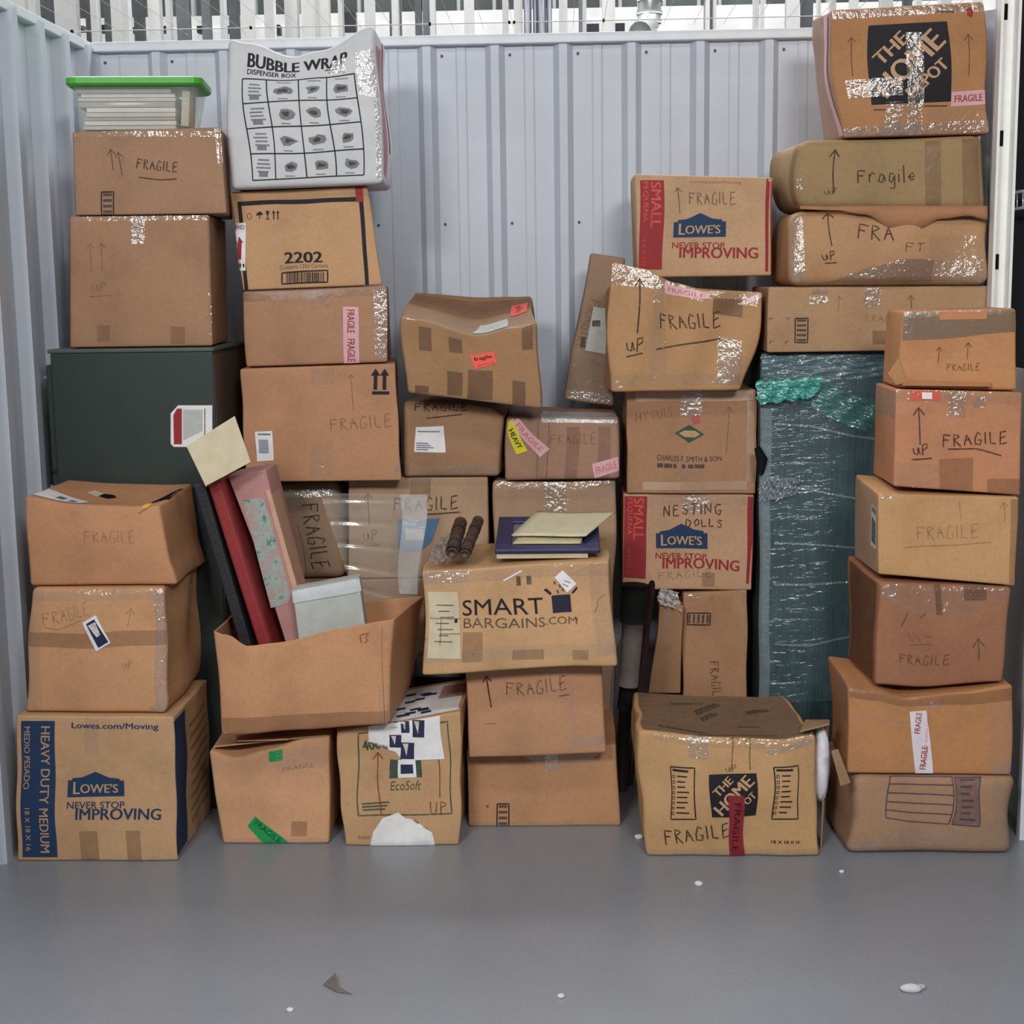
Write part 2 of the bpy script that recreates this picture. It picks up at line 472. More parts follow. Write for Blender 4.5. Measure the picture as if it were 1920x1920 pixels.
    def stroke(self, lines, lw=2.5, mat=None, part='handwriting', face='front', eps=0.0015, label=None):
        if part == 'handwriting': lw *= 0.85
        for ln in lines:
            pts = [np.array(p, float) for p in ln]
            step = 5.0 if face == 'front' else 0.02
            P = [pts[0]]
            for a, b in zip(pts[:-1], pts[1:]):
                k = max(1, int(np.linalg.norm(b - a) / step))
                P += [a + (b - a) * (i + 1) / k for i in range(k)]
            P = np.array(P)
            T = np.gradient(P, axis=0); T /= np.maximum(np.linalg.norm(T, axis=1, keepdims=True), 1e-6)
            N = np.stack([-T[:, 1], T[:, 0]], 1) * lw / 2
            V = np.concatenate([P + N, P - N]); m = len(P)
            self.add(part, mat or MARK, self.surf(V, face, eps), [(i, i + 1, m + i + 1, m + i) for i in range(m - 1)], label)
    def hand(self, s, x, y, h, adv, ang=0, lw=2.6, mat=None, jit=0.09, seed=3, face='front', underline=None):
        rng = random.Random(seed); a = math.radians(ang); L_ = []
        cx = 0.0
        for ch in s:
            st = STROKES.get(ch)
            if st is None: cx += adv * 0.5; continue
            wid = 0.15 if ch in 'Iil1' else 0.62
            for ln in st:
                L_.append([(cx + (px + rng.uniform(-jit, jit)) * wid * adv / 0.62 * 0.72, (py + rng.uniform(-jit, jit)) * h) for px, py in ln])
            cx += adv * (0.5 if ch in 'Iil1' else 1.0)
        sg = 1 if face == 'front' else -1
        out = [[(x + px * math.cos(a) + sg * py * math.sin(a), y + px * math.sin(a) - sg * py * math.cos(a)) for px, py in ln] for ln in L_]
        self.stroke(out, lw, mat, 'handwriting', face)
        if underline: self.stroke([underline], lw, mat, 'handwriting', face)
    def arrow(self, x0, y0, x1, y1, head=10, lw=2.6, mat=None, part='handwriting'):
        d = np.array([x0 - x1, y0 - y1], float); d /= np.linalg.norm(d)
        n_ = np.array([-d[1], d[0]]); t = np.array([x1, y1], float)
        self.stroke([[(x0, y0), (x1, y1)], [tuple(t + d * head * 1.4 + n_ * head), (x1, y1), tuple(t + d * head * 1.4 - n_ * head)]], lw, mat, part)
    def stamp(self, x0, y0, x1, y1, rows=4, mat=None, lw=2.0, fill=True, vertical=False):
        """printed carton certificate: outline with rows of dark print"""
        m = mat or INK_BLACK
        self.stroke([[(x0, y0), (x1, y0), (x1, y1), (x0, y1), (x0, y0)]], lw, m, 'printed_stamp')
        for i in range(rows):
            t0 = (i + 0.22) / rows; t1 = (i + 0.72) / rows
            if vertical: self.rect('printed_stamp', INK_GREY, x0 + (x1 - x0) * t0, y0 + 3, x0 + (x1 - x0) * t1, y1 - 3)
            else: self.rect('printed_stamp', INK_GREY, x0 + 3, y0 + (y1 - y0) * t0, x1 - 3, y0 + (y1 - y0) * t1)
    def fragile_tape(self, pts, mat=None, word='FRAGILE', reps=2, ink_=None, side=None, pad=0.1):
        """pts: four px corners, running from the start edge (0,3) to the end edge (1,2) along the strip"""
        mat = mat or TAPE_PINK
        self.quad('fragile_tape', mat, pts, eps=0.0018)
        p = np.array(pts, float); a = (p[0] + p[3]) / 2; b = (p[1] + p[2]) / 2
        L_ = np.linalg.norm(b - a); hgt = (np.linalg.norm(p[0] - p[3]) + np.linalg.norm(p[1] - p[2])) / 2
        ang = math.degrees(math.atan2(b[1] - a[1], b[0] - a[0]))
        for i in range(reps):
            c = a + (b - a) * ((i + 0.5) / reps)
            self.text(word, c[0], c[1], L_ / reps * (1 - 2 * pad), hgt * 0.48, ang, ink_ or INK_RED, 'tape_lettering', 0.01, eps=0.0022)
    def finish(self):
        for it in self.items:
            V, F = join_vf(it['geo'])
            par = self.items[it['parent']]['obj'] if it['parent'] is not None else self.root
            o = mesh_obj(it['part'], V, F, it['mat'], par, True, label=it['label'], origin=self.root.location)
            if it['part'] in self.JOINED and len(it['geo']) > 1: o['kind'] = 'stuff'
            it['obj'] = o
ALL = []
_TXT = {}
def text_mesh(s, bold=0.0, shear=0.0):
    key = (s, bold, shear)
    if key not in _TXT:
        cu = bpy.data.curves.new('lettering', 'FONT'); cu.body = s; cu.offset = bold; cu.shear = shear; cu.resolution_u = 3
        o = bpy.data.objects.new('lettering', cu); scene.collection.objects.link(o)
        dg = bpy.context.evaluated_depsgraph_get(); dg.update()
        me = bpy.data.meshes.new_from_object(o.evaluated_get(dg))
        V = np.array([v.co[:2] for v in me.vertices]); F = [tuple(p.vertices) for p in me.polygons]
        bpy.data.objects.remove(o); bpy.data.curves.remove(cu); bpy.data.meshes.remove(me)
        lo, hi = V.min(0), V.max(0)
        V = (V - (lo + hi) / 2) / np.maximum(hi - lo, 1e-6)
        _TXT[key] = (V, F)
    return _TXT[key]
STROKES = {
 'F': [[(0, 0), (0.05, 1), (1, 1)], [(0.02, 0.55), (0.75, 0.6)]],
 'R': [[(0, 0), (0.02, 1), (0.7, 0.95), (0.8, 0.72), (0.1, 0.5), (0.95, 0)]],
 'A': [[(0, 0), (0.45, 1), (0.95, 0)], [(0.2, 0.38), (0.78, 0.42)]],
 'G': [[(0.95, 0.82), (0.5, 1), (0.05, 0.6), (0.15, 0.1), (0.7, 0), (0.95, 0.4), (0.55, 0.42)]],
 'I': [[(0.4, 0), (0.5, 1)]], 'l': [[(0.4, 0), (0.5, 1.25)]], 'i': [[(0.4, 0), (0.45, 0.6)], [(0.5, 0.85), (0.55, 0.9)]],
 'L': [[(0.05, 1), (0, 0), (0.8, 0.05)]],
 'E': [[(0.85, 1), (0.05, 1), (0, 0), (0.9, 0.05)], [(0.05, 0.52), (0.7, 0.55)]],
 'N': [[(0, 0), (0.05, 1), (0.8, 0.05), (0.9, 1)]],
 'S': [[(0.9, 0.9), (0.4, 1), (0.15, 0.72), (0.8, 0.4), (0.6, 0), (0.05, 0.1)]],
 'T': [[(0, 0.95), (1, 1)], [(0.5, 1), (0.42, 0)]],
 'D': [[(0, 0), (0.05, 1), (0.7, 0.85), (0.9, 0.4), (0.5, 0), (0, 0)]],
 'O': [[(0.5, 1), (0.05, 0.6), (0.3, 0.02), (0.9, 0.3), (0.85, 0.85), (0.5, 1)]],
 'U': [[(0, 1), (0.05, 0.2), (0.5, 0), (0.9, 0.25), (0.95, 1)]],
 'P': [[(0, -0.1), (0.05, 1), (0.75, 0.95), (0.8, 0.62), (0.08, 0.48)]],
 'u': [[(0, 0.65), (0.1, 0.1), (0.6, 0.05), (0.85, 0.65)], [(0.85, 0.65), (0.95, 0)]],
 'p': [[(0.1, -0.4), (0.1, 0.6), (0.7, 0.7), (0.8, 0.3), (0.1, 0.15)]],
 'r': [[(0.05, 0), (0.1, 0.65)], [(0.1, 0.45), (0.5, 0.7), (0.9, 0.6)]],
 'a': [[(0.8, 0.6), (0.3, 0.65), (0.05, 0.2), (0.5, 0), (0.8, 0.5), (0.95, 0)]],
 'g': [[(0.8, 0.6), (0.3, 0.65), (0.05, 0.25), (0.5, 0.05), (0.85, 0.6), (0.8, -0.4), (0.2, -0.45)]],
 'e': [[(0.05, 0.35), (0.8, 0.4), (0.6, 0.7), (0.1, 0.45), (0.3, 0), (0.9, 0.1)]],
 'Y': [[(0, 1), (0.45, 0.5), (0.95, 1)], [(0.45, 0.5), (0.4, 0)]],
 'H': [[(0, 0), (0.05, 1)], [(0.9, 0), (0.95, 1)], [(0, 0.5), (0.9, 0.52)]],
}

# ================================================================== THE SETTING
XL, XR, YB, HW = -1.60, 1.33, 5.10, 2.40
YF = 0.8
def floor_mat():
    m, nt, p, tc = new_mat('painted_concrete')
    n1 = noise(nt, tc, 0.9, 5, 0.6)
    c = [v * 1.45 for v in lin((114, 118, 125))]
    r1 = ramp(nt, n1.outputs['Fac'], [(0.3, [v * 0.9 for v in c]), (0.7, [v * 1.1 for v in c])])
    n2 = noise(nt, tc, 120.0, 4, 0.7)
    r2 = ramp(nt, n2.outputs['Fac'], [(0.3, (0.86, 0.86, 0.86)), (0.65, (1, 1, 1))])
    col = mult(nt, r1.outputs[0], r2.outputs[0], 0.8)
    n3 = noise(nt, tc, 9.0, 6, 0.8)
    r3 = ramp(nt, n3.outputs['Fac'], [(0.66, (0, 0, 0)), (0.80, (0.10, 0.10, 0.10))])
    ad = nt.nodes.new('ShaderNodeMix'); ad.data_type = 'RGBA'; ad.blend_type = 'ADD'; ad.inputs[0].default_value = 1
    nt.links.new(col, ad.inputs[6]); nt.links.new(r3.outputs[0], ad.inputs[7])
    nt.links.new(ad.outputs[2], p.inputs['Base Color'])
    n4 = noise(nt, tc, 6.0, 4, 0.6)
    mr = nt.nodes.new('ShaderNodeMapRange'); mr.inputs['To Min'].default_value = 0.27; mr.inputs['To Max'].default_value = 0.42
    nt.links.new(n4.outputs['Fac'], mr.inputs['Value']); nt.links.new(mr.outputs[0], p.inputs['Roughness'])
    p.inputs['Specular IOR Level'].default_value = 0.5
    bump(nt, p, n2.outputs['Fac'], 0.12, 0.002)
    return m
MWALL = paint('white_painted_steel', (192, 200, 213), 0.42, 0.5, 1.0, var=0.03, vscale=3.0)
MTRIM = paint('trim_steel', (212, 217, 225), 0.40, 0.5, 1.1, var=0.02)
MSTUD = paint('white_stud', (232, 232, 230), 0.5, 0.4, 1.1, var=0.02)
MGREY = paint('grey_panel', (150, 152, 154), 0.6, 0.3, 1.1)
MDARK = paint('dark_metal', (62, 64, 70), 0.5, 0.4, 1.0)
MBLACK = paint('black_void', (22, 22, 24), 0.8, 0.1, 1.0)

v, f = box_vf(((XL + XR) / 2, 3.6, -0.05), (9.0, 9.0, 0.1))
tag(mesh_obj('floor', v, f, floor_mat(), None, False), 'smooth grey painted concrete floor of the storage unit', None, None, 'structure')

def ribbed(length, s0=0.0, rib=0.2286, h=0.024, w=0.066, t=0.026):
    """profile of a ribbed panel along s: list of (s, out)"""
    pts = [(0.0, 0.0)]
    s = s0
    while s < length + rib:
        for a, b in ((s - w / 2, 0), (s - t / 2, h), (s + t / 2, h), (s + w / 2, 0)):
            pts.append((a, b))
        m = s + rib / 2
        for a, b in ((m - 0.019, 0), (m - 0.013, 0.0028), (m + 0.013, 0.0028), (m + 0.019, 0)):
            pts.append((a, b))
        s += rib
    pts = sorted(p for p in pts if 0 <= p[0] <= length)
    if pts[-1][0] < length: pts.append((length, 0.0))
    return pts
def panel_wall(name, label, origin, along, out, length, z0, z1, s0, mat, **rib):
    root = empty(name, origin, label, None, None, 'structure')
    along, out, origin = np.array(along, float), np.array(out, float), np.array(origin, float)
    prof = ribbed(length, s0, **rib)
    cover = 0.9144; k = 0; start = 0.0
    edges = [start]
    e = s0 + 0.1143
    while e <= 0.3: e += cover
    while e < length - 0.1: edges.append(e); e += cover
    edges.append(length)
    for a, b in zip(edges[:-1], edges[1:]):
        pp = [(a, float(np.interp(a, [p[0] for p in prof], [p[1] for p in prof])))] + [p for p in prof if a < p[0] < b] + [(b, float(np.interp(b, [p[0] for p in prof], [p[1] for p in prof])))]
        V, F = [], []
        for s, o in pp:
            for z in (z0, (z0 + z1) / 2, z1):
                q = origin + along * s + out * o; V.append((q[0], q[1], z))
        for i in range(len(pp) - 1):
            for j in range(2):
                F.append((i * 3 + j, i * 3 + j + 1, (i + 1) * 3 + j + 1, (i + 1) * 3 + j))
        o = mesh_obj('panel', V, F, mat, root, False)
        md = o.modifiers.new('thickness', 'SOLIDIFY'); md.thickness = 0.0015; md.offset = 0
    # screws in rows
    parts = []
    for z in (z1 - 0.045, z1 - 0.60, 0.6):
        s = s0 + 0.05
        while s < length - 0.02:
            q = origin + along * s + out * 0.003
            parts.append(tube_vf([(q[0], q[1], z), tuple(np.array([q[0], q[1], z]) + out * 0.005)], 0.0045, 8)); s += 0.2286
    V, F = join_vf(parts)
    mesh_obj('screws', V, F, MDARK, root, False)
    return root
# rib phase: a major rib of the back wall stands at picture x = 931
sb = (at(931, 300, YB)[0] - XL) % 0.2286
panel_wall('wall_back', 'white ribbed steel back wall of the storage unit', (XL, YB, 0), (1, 0, 0), (0, -1, 0), XR - XL, 0.0, HW - 0.01, sb, MWALL)
panel_wall('wall_left', 'white ribbed steel side wall on the left', (XL, YF, 0), (0, 1, 0), (1, 0, 0), YB - YF, 0.0, HW - 0.01, 0.11, MWALL, h=0.036, w=0.090, t=0.044)
panel_wall('wall_right', 'white ribbed steel side wall on the right behind the boxes', (XR, 4.62, 0), (0, 1, 0), (-1, 0, 0), YB - 4.62, 0.0, HW - 0.01, 0.11, MWALL)
def cap(name, a, b, label):
    a, b = np.array(a), np.array(b); c = (a + b) / 2
    s = np.abs(b - a) + np.array([0.05 if a[0] == b[0] else 0.0, 0.05 if a[1] == b[1] else 0.0, 0.032])
    v, f = box_vf(c, s)
    o = mesh_obj(name, v, f, MTRIM, None, False, origin=c)
    bv = o.modifiers.new('edge', 'BEVEL'); bv.width = 0.004; bv.segments = 2
    tag(o, label, None, None, 'structure')
cap('trim_1', (XL, YB - 0.012, HW - 0.008), (XR, YB - 0.012, HW - 0.008), 'pale steel cap rail along the top of the back wall')
cap('trim_2', (XL + 0.004, YF, HW - 0.008), (XL + 0.004, YB - 0.037, HW - 0.008), 'pale steel cap rail along the top of the left wall')

# ---- slotted white post on the right, with the dark neighbour behind it
def slotted_post():
    c = at(1882, 300, 4.45); x = c[0]
    root = empty('trim_3', (x, 4.45, 0), 'white slotted steel post standing at the right wall', None, None, 'structure')
    w = 0.058
    for dx, ww, dy, dd in ((-w / 2 + 0.004, 0.008, 0.0, 0.05), (w / 2 - 0.004, 0.008, 0.0, 0.05), (0, w, 0.024, 0.004)):
        v, f = box_vf((x + dx, 4.45 + dy, 1.6), (ww, dd, 3.2)); mesh_obj('flange' if dd > 0.01 else 'web', v, f, MSTUD, root, False)
    for k in range(9):
        z = at(1884, 22, 4.47)[2] - 0.715 * k * 0.5
        if z > 0.2:
            v, f = box_vf((x - 0.004, 4.4715, z), (0.013, 0.002, 0.045)); mesh_obj('slot', v, f, MBLACK, root, False)
slotted_post()
v, f = box_vf((XR + 0.52, 4.62, 1.30), (1.04, 0.03, 2.60))  # near-black sheet: darkness of the neighbouring space put into its colour
tag(mesh_obj('neighbour_backdrop', v, f, paint('painted_darkness', (26, 28, 32), 0.6, 0.2, 1.0), None, False, origin=(XR + 0.52, 4.62, 0)), 'black sheet painted as the darkness of the neighbouring unit beyond the slotted post', None, None, 'structure')
# near jamb low on the right edge
p1 = at(1909, 1578, 4.02)
root = empty('door_1', (p1[0] + 0.03, 4.02, 0), 'white steel jamb at the right edge of the unit', None, None, 'structure')
v, f = box_vf((p1[0] + 0.03, 4.04, 0.66), (0.05, 0.03, 1.32)); mesh_obj('jamb', v, f, MTRIM, root, False)
v, f = box_vf((p1[0] + 0.05, 4.30, 0.66), (0.012, 0.50, 1.32)); mesh_obj('leaf', v, f, MTRIM, root, False)

# chrome wire shelf in the neighbouring unit
xs = at(1896, 360, 4.50)[0]
sh = empty('wire_shelf', (xs + 0.2, 4.40, at(1900, 395, 4.4)[2]), 'chrome wire shelf glimpsed beyond the slotted post', 'shelf')
MCHROME = paint('chrome_wire', (205, 208, 212), 0.25, 0.6, 1.1, metallic=0.6, var=0.02)
for (ya, yb) in ((362, 352), (394, 382)):
    a = at(1893, ya, 4.5); b = at(1960, yb, 4.5)
    v, f = tube_vf([a, b], 0.005, 8); mesh_obj('rail', v, f, MCHROME, sh)
for k in range(6):
    a = at(1896 + k * 11, 361 - k * 1.6, 4.5); b = at(1896 + k * 11, 393 - k * 1.8, 4.5)
    v, f = tube_vf([a, b], 0.0025, 6); mesh_obj('wire', v, f, MCHROME, sh)

# ---- wire mesh over the unit
parts = []
for k in range(30):
    x = XL + 0.05 + k * 0.1
    if x < XR: parts.append(tube_vf([(x, 3.2, HW + 0.03), (x, YB, HW + 0.03)], 0.0007, 5))
for y in (at(700, 43, 4.0)[1],):
    pass
yw = None
for Yt in np.arange(3.3, 5.1, 0.005):      # the cross wire whose picture height is about 43
    if abs(at(800, 43, Yt)[2] - (HW + 0.033)) < 0.004: yw = Yt
yw = yw or 4.7
for dy in (0.0, -0.6, -1.2):
    parts.append(tube_vf([(XL, yw + dy, HW + 0.033), (XR + 0.3, yw + dy, HW + 0.033)], 0.0017, 6))
V, F = join_vf(parts)
ceil_root = empty('ceiling', (0, 4.2, HW + 0.03), 'open wire mesh ceiling stretched over the top of the unit', None, None, 'structure')
mesh_obj('wire_mesh', V, F, paint('galvanised_wire', (200, 202, 204), 0.4, 0.5, 1.0), ceil_root)
for px_ in (117, 134, 470, 806, 955, 964, 1132):
    c = at(px_, 43, yw); v, f = box_vf((c[0], yw, HW + 0.033), (0.007, 0.012, 0.009)); mesh_obj('clip', v, f, MBLACK, ceil_root, False)

# ---- the hall behind and above the back wall
YH = 7.4
hall = empty('wall_hall', (0, YH, 0), 'bright studded steel wall of the hall above the unit', None, None, 'structure')
def hall_box(part, x0, x1, y0, y1, Y, mat, dep=0.05):
    a = at(x0, y1, Y); b = at(x1, y0, Y)
    a[0], b[0] = at(x0, 40, Y)[0], at(x1, 40, Y)[0]
    v, f = box_vf(((a[0] + b[0]) / 2, Y, (a[2] + b[2]) / 2), (b[0] - a[0], dep, b[2] - a[2])); mesh_obj(part, v, f, mat, hall, False)
hall_box('sheet', -500, 2500, -700, 300, 8.3, paint('hall_sheet', (92, 97, 98), 0.5, 0.3, 1.0, var=0.14, vscale=2.0))
hall_box('floor_beam', -500, 2500, 60, 75, 8.0, MSTUD, 0.1)
hall_box('floor_beam', -500, 2500, 46, 51, 8.0, MSTUD, 0.08)
hall_box('dark_rail', -500, 2500, 51, 60, 8.1, paint('rail_grey', (96, 98, 100), 0.5), 0.05)  # darker grey rail between the two pale beams
rngh = random.Random(5)
studs = [(36, 34), (66, 14), (127, 40), (180, 12), (220, 16), (240, 10), (292, 22), (318, 8), (420, 8), (465, 22), (507, 18), (548, 24), (580, 26), (608, 22),
         (640, 8), (694, 18), (742, 12), (812, 10), (880, 18), (948, 11), (972, 16), (1056, 16), (1096, 7), (1141, 24), (1200, 9), (1326, 7), (1340, 5),
         (1417, 10), (1429, 5), (1485, 24), (1534, 5), (1560, 10), (1600, 14), (1660, 22), (1720, 10), (1770, 20), (1832, 12), (1880, 24), (1912, 14), (-30, 30), (1960, 20)]
for x, w in studs:
    hall_box('stud', x - w / 2, x + w / 2, -600, 84, YH - rngh.uniform(0, 0.5), MSTUD, 0.06)
for x, w, t in ((96, 18, 0), (168, 10, 0), (205, 14, 0), (262, 18, 0), (345, 24, 1), (388, 16, 1), (440, 18, 0), (742, 22, 1), (785, 12, 0), (800, 14, 1), (1090, 10, 1), (1330, 20, 1), (1512, 22, 0), (1700, 16, 0)):
    hall_box('channel', x - w / 2, x + w / 2, -600, 84, YH + 0.1, paint('stud_grey', (122, 126, 130), 0.45, 0.4, 1.0) if t else paint('channel_grey', (98, 102, 106), 0.5, 0.4, 1.0), 0.04)
for k in range(26):
    x = 60 + k * 62 + rngh.uniform(-14, 14)
    hall_box('rib', x - 3, x + 3, -600, 46, 8.22, paint('rib_pale', (150, 154, 155), 0.45), 0.05)
for x, w, y0, y1 in ((150, 18, 50, 60), (192, 22, 48, 62), (250, 16, 52, 62), (310, 22, 50, 62), (380, 18, 50, 63), (432, 14, 50, 62), (515, 22, 48, 66), (655, 26, 25, 60), (1110, 26, 46, 62), (1160, 22, 45, 62)):
    hall_box('junction_box', x - w / 2, x + w / 2, y0, y1, 7.8, MDARK, 0.06)
hall_box('junction_box', 255, 268, 56, 64, 7.7, paint('yellow_tag', (220, 205, 30), 0.5), 0.05)
# dark pipes
for x, w in ((990, 14), (1004, 8), (1016, 16), (1030, 10)):
    a = at(x, 80, 6.9); b = at(x, -400, 6.9)
    v, f = tube_vf([(a[0], 6.9, a[2]), (a[0], 6.9, b[2])], w / 2 / 395.0, 14); mesh_obj('pipe', v, f, paint('dark_pipe', (84, 88, 98), 0.35, 0.5), hall)
# bent flexible duct
pts = [at(1222, -120, 6.6), at(1221, -40, 6.6), at(1219, 0, 6.6), at(1218, 25, 6.6), at(1216, 42, 6.58), at(1209, 56, 6.52), at(1200, 62, 6.4)]
dd = empty('air_duct', at(1219, 70, 6.6), 'bent silver duct hanging behind the back wall', 'duct')
v, f = tube_vf(pts, [0.048 + 0.003 * (i % 2) for i in range(7)], 16); mesh_obj('hose', v, f, paint('foil', (190, 194, 192), 0.3, 0.5, 1.1, metallic=0.4), dd)
for p in pts[2:6]:
    v, f = tube_vf([p + np.array([0, 0, 0.006]), p - np.array([0, 0, 0.006])], 0.056, 16); mesh_obj('ring', v, f, MSTUD, dd)

# ================================================================== THE CARTONS
def lowes_logo(c, x0, y0, x1, y1, mat, tilt=0):
    w, h = x1 - x0, y1 - y0
    ym = y0 + h * 0.36
    P = [(x0, y1), (x0, ym), (x0 + 0.07 * w, ym), (x0 + 0.08 * w, ym - 0.08 * h), (x0 + 0.26 * w, ym - 0.12 * h), (x0 + 0.5 * w, y0),
         (x0 + 0.74 * w, ym - 0.12 * h), (x0 + 0.92 * w, ym - 0.08 * h), (x0 + 0.93 * w, ym), (x1, ym), (x1, y1)]
    P = [(x, y + tilt * (x - x0)) for x, y in P]
    c.poly('logo', mat, P)
    a = math.degrees(math.atan(tilt))
    c.text('L', x0 + w * 0.16, y0 + h * 0.66 + tilt * w * 0.16, w * 0.11, h * 0.46, a, INK_TAN, 'logo_lettering', 0.02, eps=0.002)
    c.text("OWE'S", x0 + w * 0.56, y0 + h * 0.68 + tilt * w * 0.56, w * 0.66, h * 0.36, a, INK_TAN, 'logo_lettering', 0.02, eps=0.002)
def depot_logo(c, quad, k=1.0, dx=0, dy=0):
    c.quad('logo', INK_BLACK, quad)
    q = np.array(quad, float); ce = q.mean(0); s = np.linalg.norm(q[1] - q[0])
    for t, du, ln, hh in (('THE', -0.26, 0.50, 0.17), ('HOME', 0.0, 1.02, 0.25), ('DEPOT', 0.25, 0.62, 0.15)):
        # du: offset across the diagonal (towards lower right)
        x = ce[0] + (du * 0.72 + (-0.02 if t == 'THE' else 0.03 if t == 'DEPOT' else 0)) * s
        y = ce[1] + du * 0.72 * s
        c.text(t, x, y, ln * s, hh * s, -45, INK_TAN, 'logo_lettering', 0.03, eps=0.002)

# ---------------- left column
A1 = Carton('blue-printed heavy duty medium moving box on the floor at far left', [(28, 1342), (326, 1344), (333, 1618), (33, 1612)], 0, 0.39, (168, 133, 97), floor=True, n=0.002, seed=1)
c = A1
c.quad('printed_band', INK_BLUE, [(38, 1352), (102, 1352), (108, 1607), (43, 1607)])
c.text('HEAVY DUTY MEDIUM', 85, 1480, 236, 17, 90, INK_TAN, bold=0.01, eps=0.002)
c.text('MEDIO PESADO', 50, 1420, 115, 11, 90, INK_TAN, eps=0.002)
c.text('18 X 18 X 16', 54, 1553, 84, 9, 90, INK_TAN, eps=0.002)
c.text('Lowes.com/Moving', 216, 1362, 163, 14, 1, INK_BLUE, bold=0.015)
lowes_logo(c, 128, 1446, 233, 1493, INK_BLUE)
c.text('NEVER STOP', 181, 1508, 105, 12, 1, INK_BLUE, bold=0.01)
c.text('IMPROVING', 223, 1525, 156, 20, 1, INK_BLUE, bold=0.02)
for x in ((150, 184), (236, 263)):
    c.quad('packing_tape', TAPE_BROWN, [(x[0], 1556), (x[1], 1556), (x[1] + 2, 1619), (x[0] + 2, 1619)])
c.rect('packing_tape', TAPE_CLEAR, 160, 1346, 186, 1410)
c.quad('printed_band', INK_BLUE, [(327, 1353), (340, 1353), (348, 1606), (334, 1606)])
c.quad('printed_band', INK_BLUE, [(0.02, 0.03), (0.30, 0.03), (0.30, 0.97), (0.02, 0.97)], face='right')
c.text('HEAVY DUTY MEDIUM', 0.18, 0.5, 0.85, 0.10, 90, INK_GREY, face='right')
for k in range(9):
    c.quad('printed_list', MARK_FAINT, [(0.42, 0.12 + k * 0.085), (0.92, 0.16 + k * 0.085), (0.92, 0.19 + k * 0.085), (0.42, 0.15 + k * 0.085)], face='right')

A2 = Carton('taped brown box with a postal eagle sticker, second up in the far left stack', [(52, 1104), (313, 1102), (320, 1340), (50, 1336)], 3.90, 0.37, (174, 130, 91), on=A1, n=0.004, seed=2, r=0.012, bf=0.012,
            bot=[(0, 0.0), (0.5, 0.0), (1, 0)], right=[(0, -0.01), (0.1, 0.0), (1, 0)])
c = A2
c.quad('packing_tape', TAPE_BROWN, [(52, 1182), (318, 1182), (318, 1210), (52, 1210)])
c.quad('packing_tape', TAPE_CLEAR, [(52, 1104), (314, 1102), (314, 1124), (52, 1124)])
c.quad('packing_tape', TAPE_SHINY, [(292, 1104), (314, 1104), (319, 1338), (297, 1338)])
c.quad('packing_tape', TAPE_CLEAR, [(54, 1104), (74, 1104), (78, 1336), (56, 1336)])
c.quad('packing_tape', TAPE_SHINY, [(282, 1322), (318, 1322), (319, 1339), (282, 1339)])
c.quad('postal_sticker', PAPER, [(153, 1163), (183, 1150), (211, 1202), (181, 1215)], eps=0.002)
c.quad('sticker_print', ink('navy_print', (34, 40, 74), 0.95), [(162, 1165), (180, 1157), (207, 1200), (186, 1209)], eps=0.0025)
c.poly('sticker_print', INK_WHITE, [(166, 1168), (182, 1162), (192, 1186), (184, 1190)], eps=0.0029)
c.hand('FRAGILE', 78, 1168, 22, 15, -12, 2.0, MARK_FAINT, underline=[(78, 1172), (100, 1176), (150, 1158)])
c.arrow(240, 1175, 242, 1140, 8, 2, MARK_FAINT); c.hand('uP', 232, 1248, 12, 12, 0, 2, MARK_FAINT)
c.poly('postal_sticker', PAPER, [(0.52, 0.72), (0.70, 0.70), (0.78, 0.86), (0.6, 0.9)], face='right')
c.poly('sticker_print', ink('navy_print', (34, 40, 74), 0.95), [(0.58, 0.74), (0.68, 0.73), (0.73, 0.84), (0.63, 0.86)], face='right', eps=0.002)

A3 = Carton('plain orange-brown box with dented top and torn corner in front of the green cabinet', [(48, 930), (316, 946), (330, 1099), (52, 1099)], 3.92, 0.34, (166, 119, 83), on=A2, n=0.004, seed=3, r=0.010,
            bk=[(0, 0.0), (0, 0.012), (0, 0), (0, 0)], top=[(0, 0.0), (0.35, -0.012), (0.75, -0.010), (1, 0.0)], bt=-0.02, bf=0.008, bot=[(0, 0), (0.5, 0), (1, 0)], right=[(0, 0), (0.4, -0.012), (1, -0.02)])
c = A3
c.poly('address_label', PAPER, [(0.02, 0.10), (0.36, 0.06), (0.36, 0.34), (0.03, 0.46)], face='top')
c.poly('label_print', INK_GREY, [(0.16, 0.18), (0.22, 0.17), (0.22, 0.28), (0.16, 0.30)], face='top', eps=0.002)
c.poly('label_print', INK_GREY, [(0.26, 0.14), (0.31, 0.14), (0.31, 0.24), (0.26, 0.25)], face='top', eps=0.002)
c.poly('torn_patch', MBLACK, [(0.36, 0.62), (0.44, 0.55), (0.50, 0.60), (0.46, 0.68), (0.38, 0.70)], face='top')
c.poly('torn_patch', PAPER_CREAM, [(0.26, 0.66), (0.36, 0.58), (0.38, 0.70), (0.28, 0.76)], face='top')
c.poly('torn_patch', MBLACK, [(0.86, 0.12), (1.0, 0.25), (1.0, 0.8), (0.93, 0.55), (0.86, 0.3)], face='top')
c.poly('torn_patch', paint('torn_yellow', (196, 150, 60), 0.7), [(276, 945), (290, 930), (297, 938), (294, 948), (282, 951)], eps=0.003)
c.stroke([[(270, 958), (292, 948), (312, 946)]], 2.0, MARK_MID, 'crease')
c.hand('FRAGILE', 165, 1010, 22, 15, 0, 2.0, ink('ghost_marker', (120, 70, 45), 0.35))

